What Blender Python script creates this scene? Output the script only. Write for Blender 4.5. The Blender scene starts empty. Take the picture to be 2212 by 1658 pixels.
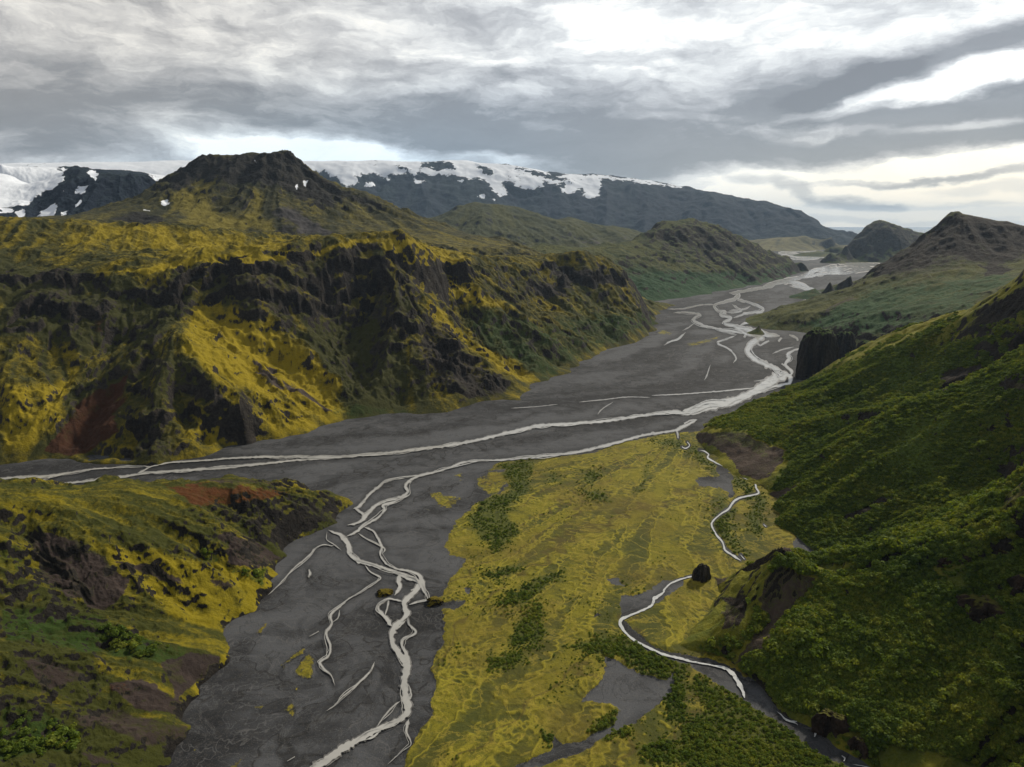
import bpy, math, random
import numpy as np
from mathutils import Vector, Matrix
R = math.radians
Q = 1.0                                     # mesh fineness
sc = bpy.context.scene
# ------------------------------------------------------------------ camera
H = 400.0                                   # camera height above the river plain (m)
FPX = 1475.0; PITCH = math.atan(345/FPX)    # reference picture measured 2212 x 1658
cam_d = bpy.data.cameras.new('camera'); cam = bpy.data.objects.new('camera', cam_d)
sc.collection.objects.link(cam); sc.camera = cam
cam.location = (0, 0, H); cam.rotation_euler = (math.pi/2-PITCH, 0, 0)
cam_d.lens = FPX/2212*36; cam_d.sensor_width = 36; cam_d.clip_start = 1; cam_d.clip_end = 4e5
sc.view_settings.view_transform = 'Standard'; sc.view_settings.look = 'None'
sc.view_settings.exposure = 0.15; sc.view_settings.gamma = 1
sc.cycles.max_bounces = 5; sc.cycles.diffuse_bounces = 2; sc.cycles.glossy_bounces = 2
sc.cycles.volume_bounces = 0; sc.cycles.use_denoising = True; sc.cycles.denoiser = 'OPENIMAGEDENOISE'; sc.cycles.denoising_input_passes = 'RGB_ALBEDO_NORMAL'
SUN_AZ, SUN_EL = R(42), R(37)
# ------------------------------------------------------------------ node helper
class NT:
    def __init__(s, tree): s.t = tree; tree.nodes.clear()
    def put(s, sock, v):
        if v is None: return
        if isinstance(v, bpy.types.NodeSocket): s.t.links.new(v, sock)
        else:
            if hasattr(sock.default_value, '__len__') and not isinstance(v, (tuple, list)): v = (v,)*len(sock.default_value)
            if hasattr(sock.default_value, '__len__') and len(sock.default_value) == 4 and len(v) == 3: v = (*v, 1)
            sock.default_value = v
    def n(s, typ, ins=None, **props):
        nd = s.t.nodes.new(typ)
        for k, v in props.items(): setattr(nd, k, v)
        for k, v in (ins or {}).items(): s.put(nd.inputs[k], v)
        return nd
    def m(s, op, a, b=None, c=None, clamp=False):
        nd = s.t.nodes.new('ShaderNodeMath'); nd.operation = op; nd.use_clamp = clamp
        for i, v in enumerate((a, b, c)): s.put(nd.inputs[i], v)
        return nd.outputs[0]
    def vm(s, op, a, b=None):
        nd = s.t.nodes.new('ShaderNodeVectorMath'); nd.operation = op
        s.put(nd.inputs[0], a); s.put(nd.inputs[1], b) if b is not None else None
        return nd.outputs[0]
    def mix(s, f, a, b, blend='MIX'):
        nd = s.t.nodes.new('ShaderNodeMix'); nd.data_type = 'RGBA'; nd.blend_type = blend
        s.put(nd.inputs[0], f); s.put(nd.inputs[6], a); s.put(nd.inputs[7], b)
        return nd.outputs[2]
    def noise(s, vec, scale, detail=4, rough=.55, dist=0, dims='3D'):
        nd = s.n('ShaderNodeTexNoise', {'Scale': scale, 'Detail': detail, 'Roughness': rough, 'Distortion': dist}, noise_dimensions=dims)
        s.put(nd.inputs['Vector'], vec); return nd.outputs[0]
    def ss(s, v, lo, hi, a=0.0, b=1.0):
        nd = s.n('ShaderNodeMapRange', {0: v, 1: lo, 2: hi, 3: a, 4: b}, interpolation_type='SMOOTHSTEP'); return nd.outputs[0]
    def lin(s, v, lo, hi, a=0.0, b=1.0):
        nd = s.n('ShaderNodeMapRange', {0: v, 1: lo, 2: hi, 3: a, 4: b}); return nd.outputs[0]
    def ramp(s, f, stops, interp='LINEAR'):
        nd = s.t.nodes.new('ShaderNodeValToRGB'); cr = nd.color_ramp; cr.interpolation = interp
        while len(cr.elements) < len(stops): cr.elements.new(.5)
        for e, (p, c) in zip(cr.elements, stops): e.position = p; e.color = (*c, 1)
        s.put(nd.inputs[0], f); return nd.outputs[0]
# ------------------------------------------------------------------ pixel <-> world
CP, SP = math.cos(PITCH), math.sin(PITCH)
def ray(x, y):
    a = (x-1106)/FPX; b = (829-y)/FPX
    return a, CP+b*SP, -SP+b*CP
def az_el(x, y):
    dx, dy, dz = ray(x, y)
    return math.atan2(dx, dy), math.atan2(dz, math.hypot(dx, dy))
def by_r(x, y, r):                         # point seen at (x,y), r*H away on the map
    dx, dy, dz = ray(x, y); h = math.hypot(dx, dy)
    return (dx/h*r*H, dy/h*r*H, H+dz/h*r*H)
def by_z(x, y, z):                         # point seen at (x,y) at height z*H
    dx, dy, dz = ray(x, y); t = (z-1)*H/dz
    return (dx*t, dy*t, z*H)
def by_w(x, r, z):
    a = math.atan2(x-1106, FPX*1.02)
    return (math.sin(a)*r*H, math.cos(a)*r*H, z*H)
def project(X, Y, Z):                       # numpy: world -> reference px
    Zr = Z-H; d = Y*CP-Zr*SP; u = Y*SP+Zr*CP
    d = np.maximum(d, 1e-3)
    return 1106+FPX*X/d, 829-FPX*u/d
CR = {1:(0,288), 2:(737.3,288), 3:(1474.6,288), 4:(0,769), 5:(737.3,769), 6:(1474.6,769), 7:(0,1104.5), 8:(737.3,1104.5), 9:(1474.6,1104.5)}
KC = .3335
def c(n, pts):                              # enlarged detail -> reference px
    x0, y0 = CR[n]
    return [(x0+p[0]*KC, y0+p[1]*KC)+((p[2]*KC,) if len(p) > 2 else ()) for p in pts]
# ------------------------------------------------------------------ world: broken overcast over a physical sky
w = bpy.data.worlds.new('World'); sc.world = w; w.use_nodes = True
g = NT(w.node_tree)
gen = g.n('ShaderNodeTexCoord').outputs['Generated']
sep = g.n('ShaderNodeSeparateXYZ', {0: gen})
az = g.m('ARCTAN2', sep.outputs[0], sep.outputs[1]); el = g.m('ARCSINE', sep.outputs[2])
uv = g.n('ShaderNodeCombineXYZ', {0: az, 1: el, 2: 0.0}).outputs[0]
# cloud deck coordinates: the direction cut with a flat layer (perspective-correct streaks)
zz = g.m('ADD', g.m('MAXIMUM', sep.outputs[2], 0.0), 0.055)
deck = g.n('ShaderNodeCombineXYZ', {0: g.m('DIVIDE', sep.outputs[0], zz), 1: g.m('DIVIDE', sep.outputs[1], zz), 2: 0.0}).outputs[0]
w1 = g.n('ShaderNodeTexNoise', {'Vector': g.vm('MULTIPLY', uv, (1, 2.6, 1)), 'Scale': 5.0, 'Detail': 6, 'Roughness': .6}).outputs[1]
w1 = g.vm('MULTIPLY', g.vm('SUBTRACT', w1, (.5,.5,.5)), (.16,.065,0))
uvw = g.vm('ADD', uv, w1)
nA = g.noise(g.vm('MULTIPLY', deck, (.5,.5,1)), .8, 8, .58, .3)
nB = g.noise(g.vm('MULTIPLY', uvw, (1,3.4,1)), 6.5, 8, .60, .0)
nC = g.noise(g.vm('MULTIPLY', uvw, (1,2.2,1)), 20, 9, .66, 0)
tone = g.m('ADD', .37, g.m('MULTIPLY', g.m('SUBTRACT', nA, .5), .55))
tone = g.m('ADD', tone, g.m('MULTIPLY', g.m('SUBTRACT', nB, .5), .70))
tone = g.m('ADD', tone, g.m('MULTIPLY', g.m('SUBTRACT', nC, .5), .30))
tone = g.m('ADD', tone, g.m('MULTIPLY', g.m('SUBTRACT', g.ss(nB, .36, .60), .5), .16))
tone = g.m('ADD', tone, g.m('MULTIPLY', g.m('SUBTRACT', g.ss(nC, .40, .62), .5), .03))
# cloud masses and openings: (x, y, half width, half height, tilt deg, amount), picture px turned into directions
BLOBS = [
 (250, 60, 700, 110, 0, .20), (900, 60, 500, 110, 0, .16), (250,-10,300,60,0,-.1), (100, 235, 520, 48, -4, -.22), (700, 265, 620, 60, -5, -.28),
 (1250, 285, 420, 55, -3, -.24), (1480, 350, 330, 36, -8, -.28), (150, 300, 330, 60, 0, -.04), (520, 300, 240, 46, -6, .52),(700,335,200,26,-4,.55),
 (40, 370, 150, 30, 0, .45), (880, 345, 420, 22, 0, .34), (1780, 40, 430, 80, 0, .40), (1330, 20, 300, 60, 0, .18), (2150, 20, 200, 60, 0, .15),
 (1420, 150, 200, 34, -8, .16), (1250, 200, 160, 30, 0, .10), (1950, 150, 560, 34, 10, -.30), (2130, 105, 200, 34, 12, -.34), (2060, 178, 280, 30, 8, .58), (2150, 165, 200, 26, 6, .45),
 (2000, 265, 420, 40, 3, -.42), (2150, 235, 200, 30, 8, -.32), (1760, 290, 130, 20, -5, .46),
 (1750, 335, 520, 28, 2, -.38), (2100, 310, 260, 34, 6, -.24), (1500, 368, 160, 26, 0, -.24), (1950, 415, 500, 66, 0, .95), (1700, 400, 240, 30, -12, .5), (2150, 355, 220, 24, 5, .45),
 (2150, 450, 300, 60, 0, .45), (2000, 478, 460, 34, 0, .7), (1560, 285, 160, 50, 0, .06), (1200, 100, 300, 50, 0, .12), (400, 130, 300, 30, -4, .10), (600, 190, 300, 20, -4, -.10),
 # small clouds in the bright gaps
 (1830, 180, 110, 22, 12, -.40), (1840, 436, 90, 12, 0, -.42), (1800, 440, 60, 8, 0, -.2), (1905, 440, 40, 8, 5, -.35), (1700, 408, 60, 14, -32, -.38), (1605, 392, 50, 12, 0, -.3),
 (2100, 376, 220, 6, 3, -.35), (1930, 386, 180, 5, 2, -.30), (2150, 400, 120, 9, 0, -.18), (1760, 262, 60, 14, 0, -.22), (2000, 432, 160, 5, 0, -.16),
 (2080, 272, 90, 10, 4, .45), (1900, 285, 40, 8, 0, .25), (2120, 205, 60, 8, 0, -.15), (1745, 300, 60, 9, 0, .2), (1990, 478, 500, 8, 0, -.22), (1400, 155, 100, 8, -8, .18), (1560, 215, 90, 8, 5, .14), (1480, 250, 160, 8, -3, .10)]
NBIG = 35
for bi, (x, y, hw, hh, tilt, amt) in enumerate(BLOBS):
    if bi == NBIG: tone = g.m('ADD', g.m('MINIMUM', g.m('MAXIMUM', tone, .16), .98), g.m('MULTIPLY', g.m('SUBTRACT', g.m('ADD', g.m('MULTIPLY', nB, .6), g.m('MULTIPLY', nC, .4)), .5), .45))
    if amt < 0 and bi < NBIG: amt *= .78
    a0, e0 = az_el(x, y); sx = hw/1650; sy = hh/1550
    mp = g.n('ShaderNodeMapping', {'Vector': uvw, 'Location': (a0, e0, 0), 'Rotation': (0,0,R(tilt)), 'Scale': (sx*1.5, sy*1.5, 1)}, vector_type='TEXTURE').outputs[0]
    gr = g.n('ShaderNodeTexGradient', {'Vector': mp}, gradient_type='SPHERICAL').outputs[1]
    tone = g.m('MULTIPLY_ADD', g.ss(gr, 0.0, .75), amt, tone)
cloud = g.ramp(tone, [(0.0,(.19,.195,.21)), (.22,(.29,.30,.32)), (.42,(.43,.44,.46)), (.6,(.61,.625,.64)), (.8,(.84,.86,.86)), (1.0,(1.18,1.17,1.10))])
warm = g.mix(g.m('MULTIPLY', g.ss(az, R(5), R(35)), g.ss(el, R(9), R(-1))), cloud, g.mix(1.0, cloud, (1.38,1.16,.86), 'MULTIPLY'))
cool = g.mix(g.m('MULTIPLY', g.m('MULTIPLY', g.ss(az, R(14), R(-8)), g.ss(az, R(-40), R(-14))), g.ss(el, R(13), R(3))), warm, g.mix(1.0, warm, (.86,1.0,1.14), 'MULTIPLY'))
lw = g.mix(g.m('MULTIPLY', g.ss(az, R(6), R(-30)), g.ss(el, R(3), R(9))), cool, g.mix(1.0, cool, (1.07,1.0,.91), 'MULTIPLY'))
sky = g.n('ShaderNodeTexSky', sky_type='NISHITA', sun_disc=False, sun_elevation=SUN_EL, sun_rotation=SUN_AZ, altitude=400)
dk = g.m('MAXIMUM', g.ss(g.m('ABSOLUTE', az), R(55), R(100)), g.ss(el, R(32), R(60)))
lw = g.mix(g.m('MULTIPLY', dk, .30), lw, (.10,.105,.12))
skyc = g.mix(1.0, sky.outputs[0], (.1,.1,.1), 'MULTIPLY')
final = g.mix(.93, skyc, lw)
g.n('ShaderNodeOutputWorld', {0: g.n('ShaderNodeBackground', {0: final, 1: 1.0}).outputs[0]})
w.cycles.sampling_method = 'MANUAL'; w.cycles.sample_map_resolution = 1024
sun_d = bpy.data.lights.new('sun', 'SUN'); sun = bpy.data.objects.new('sun', sun_d); sc.collection.objects.link(sun)
sun_d.energy = 3.4; sun_d.angle = R(5); sun_d.color = (1.0, .90, .74)
sd = Vector((math.sin(SUN_AZ)*math.cos(SUN_EL), math.cos(SUN_AZ)*math.cos(SUN_EL), math.sin(SUN_EL)))
sun.rotation_euler = sd.to_track_quat('Z', 'Y').to_euler()
# ------------------------------------------------------------------ numpy noise
_rng = np.random.RandomState(7); _TB = _rng.rand(512, 512)*2-1
def vn(x, y, seed=0):
    x = x+seed*37.17; y = y+seed*91.73
    xi = np.floor(x); yi = np.floor(y); fx = x-xi; fy = y-yi
    fx = fx*fx*fx*(fx*(fx*6-15)+10); fy = fy*fy*fy*(fy*(fy*6-15)+10)
    xi = xi.astype(np.int64) & 511; yi = yi.astype(np.int64) & 511; x1 = (xi+1) & 511; y1 = (yi+1) & 511
    return (_TB[yi,xi]*(1-fx)+_TB[yi,x1]*fx)*(1-fy)+(_TB[y1,xi]*(1-fx)+_TB[y1,x1]*fx)*fy
def fbm(x, y, wl, octv=5, seed=0, gain=.5, spacing=None, ridged=False):
    """x, y in metres; wl = longest wavelength; octaves finer than the mesh spacing fade out"""
    out = 0; a = 1.0; s = 0; l = wl; ca, sa = math.cos(.6), math.sin(.6)
    for o in range(octv):
        v = vn(x/l, y/l, seed+o*3)
        if ridged: v = 1-2*np.abs(v)
        f = 1 if spacing is None else np.clip(l/spacing/2.0-1, 0, 1)
        out = out+a*v*f; s += a; a *= gain; l *= .47
        x, y = x*ca-y*sa, x*sa+y*ca
    return out/s
def sst(v, a, b): t = np.clip((v-a)/(b-a), 0, 1); return t*t*(3-2*t)
def poly_sd(u, v, poly):
    """signed distance (px, + inside) of points to a polygon"""
    P = np.array([p[:2] for p in poly], float); n = len(P)
    d = np.full(u.shape, 1e9); ins = np.zeros(u.shape, bool)
    lo = P.min(0)-60; hi = P.max(0)+60
    sel = (u > lo[0]) & (u < hi[0]) & (v > lo[1]) & (v < hi[1])
    out = np.full(u.shape, -60.0)
    uu, vv = u[sel], v[sel]; d = np.full(uu.shape, 1e9); ins = np.zeros(uu.shape, bool)
    for i in range(n):
        ax, ay = P[i]; bx, by = P[(i+1) % n]
        ex, ey = bx-ax, by-ay; L = ex*ex+ey*ey+1e-9
        t = np.clip(((uu-ax)*ex+(vv-ay)*ey)/L, 0, 1)
        d = np.minimum(d, np.hypot(uu-ax-t*ex, vv-ay-t*ey))
        cnd = ((ay > vv) != (by > vv)); xx = ax+(vv-ay)/(by-ay+1e-12)*(bx-ax)
        ins ^= cnd & (uu < xx)
    out[sel] = np.clip(np.where(ins, d, -d), -60, 60)
    return out
# ------------------------------------------------------------------ mesh helpers
def tag(o, kind=None, label=None, cat=None, group=None):
    if kind: o['kind'] = kind
    if label: o['label'] = label
    if cat: o['category'] = cat
    if group: o['group'] = group
    return o
def mesh_np(name, V, F, mat, attrs=None, smooth=True):
    me = bpy.data.meshes.new(name); F = np.asarray(F, np.int32); k = F.shape[1]
    me.vertices.add(len(V)); me.vertices.foreach_set('co', np.asarray(V, np.float32).ravel())
    me.loops.add(F.size); me.loops.foreach_set('vertex_index', F.ravel())
    me.polygons.add(len(F)); me.polygons.foreach_set('loop_start', np.arange(0, F.size, k, dtype=np.int32))
    me.polygons.foreach_set('use_smooth', np.full(len(F), smooth))
    me.update(calc_edges=True)
    for an, arr in (attrs or {}).items():
        at = me.attributes.new(an, 'FLOAT_COLOR', 'POINT'); at.data.foreach_set('color', np.asarray(arr, np.float32).ravel())
    me.materials.append(mat)
    o = bpy.data.objects.new(name, me); sc.collection.objects.link(o); return o
def grid_mesh(name, X, Y, Z, keep, mat, attrs):
    n, m = X.shape; idx = np.arange(n*m).reshape(n, m)
    q = np.stack([idx[:-1,:-1], idx[:-1,1:], idx[1:,1:], idx[1:,:-1]], -1)
    kq = keep[:-1,:-1] | keep[1:,:-1] | keep[:-1,1:] | keep[1:,1:]
    q = q[kq]; used = np.zeros(n*m, bool); used[q.ravel()] = True
    rem = np.cumsum(used)-1; q = rem[q]
    V = np.stack([X.ravel(), Y.ravel(), Z.ravel()], -1)[used]
    # rows run away from the camera, columns left to right -> normal up
    return mesh_np(name, V, q, mat, {k: a.reshape(-1,4)[used] for k, a in attrs.items()})
def bil(G, fi, fj):
    n, m = G.shape; fi = np.clip(fi, 0, n-1.001); fj = np.clip(fj, 0, m-1.001)
    i = fi.astype(int); j = fj.astype(int); a = fi-i; b = fj-j
    return (G[i,j]*(1-b)+G[i,j+1]*b)*(1-a)+(G[i+1,j]*(1-b)+G[i+1,j+1]*b)*a
# ------------------------------------------------------------------ hills
class Hill:
    def __init__(s, xr, rr, feats, skirt=.06, dens=.05, depth=False):
        if depth:                             # distances given as depth along the view axis
            feats = [(k_, [((p[0], p[1], p[2]*math.hypot(1, (p[0]-1106)/FPX)) if k_ in 'RLC' else (p[0], p[1]*math.hypot(1, (p[0]-1106)/FPX), p[2]) if k_ == 'W' else p) for p in f_]) for k_, f_ in feats]
        s.az0 = math.atan((xr[0]-1106)/FPX*1.0); s.az1 = math.atan((xr[1]-1106)/FPX)
        s.l0, s.l1 = math.log(rr[0]*H), math.log(rr[1]*H)
        P = []; base = []
        for kind, pts in feats:
            W = []
            for p in pts:
                if kind in 'RLC': W.append(by_r(*p))
                elif kind in 'ZYK': W.append(by_z(*p))
                elif kind in 'SG':            # height follows from how steeply the ground rises from the foot line
                    bp = np.array(base); best = None
                    for z in np.linspace(.004, .97, 240):
                        q = by_z(p[0], p[1], z); d = np.hypot(bp[:,0]-q[0], bp[:,1]-q[1]).min()/H; f = z-p[2]*d
                        if best is None or abs(f) < best[0]: best = (abs(f), q)
                        if f >= 0: best = (0, q); break
                    W.append(best[1])
                elif kind == 'B': W.append(by_z(p[0], p[1], 0.0))
                elif kind == 'W': W.append(by_w(*p))
            if kind in 'RZBCKG':              # polylines are filled in between
                D = [W[0]]
                for a, b in zip(W[:-1], W[1:]):
                    L = math.dist(a, b); k = min(8, max(1, int(L/(dens*math.hypot(a[0], a[1])))))
                    D += [tuple(a[q]+(b[q]-a[q])*(i/k) for q in range(3)) for i in range(1, k+1)]
                W = D
            if kind == 'B': base += W
            P += W
            if kind in 'CKG':                 # skyline: the ground falls away behind it
                for p in W[::2]:
                    r = math.hypot(p[0], p[1]); P.append((p[0]*1.05, p[1]*1.05, p[2]-.020*r)); P.append((p[0]*1.16, p[1]*1.16, max(p[2]-.075*r, -.1*H)))
            if kind == 'B': P += [(p[0]*(1-skirt), p[1]*(1-skirt), -.10*H) for p in W]
        P = np.array(P)/H
        _, ui = np.unique(np.round(P[:,:2], 2), axis=0, return_index=True); P = P[np.sort(ui)]
        N = len(P); A = np.sqrt(((P[:,None,:2]-P[None,:,:2])**2).sum(-1)); np.fill_diagonal(A, -0.004)
        A = np.vstack([np.hstack([A, np.ones((N,1))]), np.append(np.ones(N), 0)[None]])
        sol = np.linalg.solve(A, np.append(P[:,2], 0)); wt, c0 = sol[:-1], sol[-1]
        s.na, s.nr = 190, 190
        TA, LR = np.meshgrid(np.linspace(s.az0, s.az1, s.na), np.linspace(s.l0, s.l1, s.nr))
        gx = np.sin(TA)*np.exp(LR)/H; gy = np.cos(TA)*np.exp(LR)/H
        out = np.full(gx.size, c0); gx = gx.ravel(); gy = gy.ravel()
        for k in range(0, gx.size, 8000):
            d = np.hypot(gx[k:k+8000,None]-P[None,:,0], gy[k:k+8000,None]-P[None,:,1]); out[k:k+8000] += d@wt
        s.G = out.reshape(s.nr, s.na)*H
    def macro(s, X, Y):
        a = np.arctan2(X, Y); l = np.log(np.hypot(X, Y)+1e-6)
        return bil(s.G, (l-s.l0)/(s.l1-s.l0)*(s.nr-1), (a-s.az0)/(s.az1-s.az0)*(s.na-1))
    def build(s, name, cols, rows, mat, masks=None, warp=.03, gull=.02, rough=.012, terr=0, terr_h=.1, seed=1, lmul=1.0, green=None, slope_rock=(.75,1.15), gw=.10, post=None, floor=-6, bush=0, tbase=.15, bright=.5, rock0=.24, spur=0, spw=.5):
        cols = int(cols*Q); rows = int(rows*Q)
        TA, LR = np.meshgrid(np.linspace(s.az0+.002, s.az1-.002, cols), np.linspace(s.l0+.01, s.l1-.01, rows))
        RR = np.exp(LR); X = np.sin(TA)*RR; Y = np.cos(TA)*RR; sp = RR*(s.az1-s.az0)/cols*1.2
        Rm = math.exp((s.l0+s.l1)/2)
        wl = warp*H
        wx = fbm(X, Y, wl*5, 5, seed+1, spacing=sp)*wl; wy = fbm(X, Y, wl*5, 5, seed+2, spacing=sp)*wl
        M = s.macro(X+wx, Y+wy)
        e = .03*Rm
        M0 = s.macro(X, Y)
        gx = (s.macro(X+e, Y)-s.macro(X-e, Y))/(2*e); gy = (s.macro(X, Y+e)-s.macro(X, Y-e))/(2*e)
        gm = np.hypot(gx, gy)+1e-4; dx, dy = gx/gm, gy/gm
        # streaks that run down the slope: noise averaged along the gradient
        snw = np.zeros_like(X)
        if any(m_[0] == 'snow' for m_ in (masks or [])):
            pu, pv = project(X, Y, M)
            for m_ in masks:
                if m_[0] == 'snow': snw = snw+m_[1]*sst(poly_sd(pu, pv, m_[3]), -6, 6)
            snw = np.clip(snw, 0, 1)
        L = gw*H*3.5*lmul; lic = 0; lic2 = 0; ww = 0
        for k in np.linspace(-1, 1, 15):
            a = 1-k*k*.8; px = X+dx*L*k+wx*.4; py = Y+dy*L*k+wy*.4
            lic = lic+a*fbm(px, py, gw*H, 3, seed+5, spacing=sp); lic2 = lic2+a*fbm(X+dx*L*.45*k, Y+dy*L*.45*k, gw*H*.25, 3, seed+9, spacing=sp); ww += a
        lic = lic/ww*2.6; lic2 = lic2/ww*2.6; lic3 = 0
        if spur:
            for k in np.linspace(-1, 1, 9): lic3 = lic3+fbm(X+dx*spw*H*1.3*k+wx, Y+dy*spw*H*1.3*k+wy, spw*H, 4, seed+13, .55, spacing=sp)
            lic3 = lic3/9*2.4
        up = sst(M, .0, .09*H)*(1-.85*snw); st = sst(gm, .12, .5)
        Z = M+up*st*(spur*H*(.12-1.6*np.abs(lic3)))+up*st*(gull*H*(1-2*np.abs(lic))*1.0+gull*H*.42*(-np.abs(lic2)))
        Z = Z+up*rough*H*(fbm(X, Y, .22*H*max(1, Rm/H/6), 8, seed+11, .55, spacing=sp, ridged=True)-.1)
        cl = 0
        if terr > 0:
            tm = tbase*sst(fbm(X, Y, .9*H, 4, seed+20), -.25, .25)
            pu, pv = project(X, Y, Z); pj = fbm(X, Y, .3*H, 4, seed+44)*22
            for (ch, amt, soft, poly) in (masks or []):
                if ch == 'cliff': tm = tm+amt*sst(poly_sd(pu+pj, pv+pj*.6, poly), -soft, soft)
            tm = np.clip(tm, 0, 1)*up
            hh = (Z+fbm(X, Y, .6*H, 6, seed+21, .62, spacing=sp)*terr_h*H*2.2)/(terr_h*H); fr = hh-np.floor(hh)
            step = np.floor(hh)+sst(fr, .32, .62); dZ = (step-hh)*terr_h*H
            Z = Z+dZ*terr*tm; cl = sst(fr, .33, .42)*(1-sst(fr, .56, .66))*tm
        if bush: Z = Z+up*bush*np.maximum(fbm(X, Y, 14, 3, seed+30, .6, spacing=sp), -.1)
        if post: Z = post(X, Y, Z)
        # slope of the finished surface
        P = np.stack([X, Y, Z], -1); t1 = np.gradient(P, axis=1); t2 = np.gradient(P, axis=0)
        Nn = np.cross(t1, t2); Nn /= np.linalg.norm(Nn, axis=-1, keepdims=True)+1e-9
        slope = np.sqrt(1-np.clip(Nn[...,2], -1, 1)**2)/np.maximum(np.abs(Nn[...,2]), .05)
        u, v = project(X, Y, Z)
        ju = fbm(X, Y, .25*H, 5, seed+40, .6)*26; jv = fbm(X, Y, .25*H, 5, seed+41, .6)*14
        wl2 = max(8, Rm*.022); ju = ju+fbm(X, Y, wl2, 4, seed+42, .65)*12; jv = jv+fbm(X, Y, wl2, 4, seed+43, .65)*9
        u2, v2 = u+ju, v+jv
        A = {}
        rock = rock0+.12*lic2+.75*sst(slope, *slope_rock)+.5*np.asarray(cl)*np.ones_like(X)*terr+.10*lic
        chn = {'rock': rock, 'scree': np.full_like(X, .12)+.10*lic2, 'green': np.full_like(X, 0.1)-.1*lic, 'snow': np.zeros_like(X), 'rust': np.zeros_like(X), 'bright': bright+.0*X}
        if green is not None: chn['green'] = chn['green']+green*(1-sst(Z, 0, .35*H))
        for (ch, amt, soft, poly) in (masks or []):
            if ch == 'cliff': continue
            sd = poly_sd(u2 if ch != 'snow' else u+ju*.45, v2 if ch != 'snow' else v+jv*.4, poly)
            chn[ch] = chn[ch]+amt*sst(sd, -soft, soft)
        cl01 = lambda a: np.clip(a, -1, 2)
        at1 = np.stack([cl01(chn['rock']), cl01(chn['scree']), cl01(chn['green']), cl01(chn['snow'])], -1)
        at2 = np.stack([cl01(.5+.5*lic), cl01(.5+.5*lic2), cl01(chn['rust']), cl01(chn['bright'])], -1)
        s.fine = (X, Y, Z)
        o = grid_mesh(name, X, Y, Z, Z > floor, mat, {'cover': at1, 'streak': at2})
        tag(o, 'structure'); s.obj = o; s.cover = at1; s.az = (s.az0+.002, s.az1-.002); s.lr = (s.l0+.01, s.l1-.01); s.sl = slope
        return o
    def final_z(s, X, Y):
        n, m = s.fine[2].shape; a = np.arctan2(X, Y); l = np.log(np.hypot(X, Y))
        return bil(s.fine[2], (l-s.lr[0])/(s.lr[1]-s.lr[0])*(n-1), (a-s.az[0])/(s.az[1]-s.az[0])*(m-1))
    def samp(s, G, X, Y):
        n, m = G.shape; a = np.arctan2(X, Y); l = np.log(np.hypot(X, Y))
        return bil(G, (l-s.lr[0])/(s.lr[1]-s.lr[0])*(n-1), (a-s.az[0])/(s.az[1]-s.az[0])*(m-1))
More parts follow.
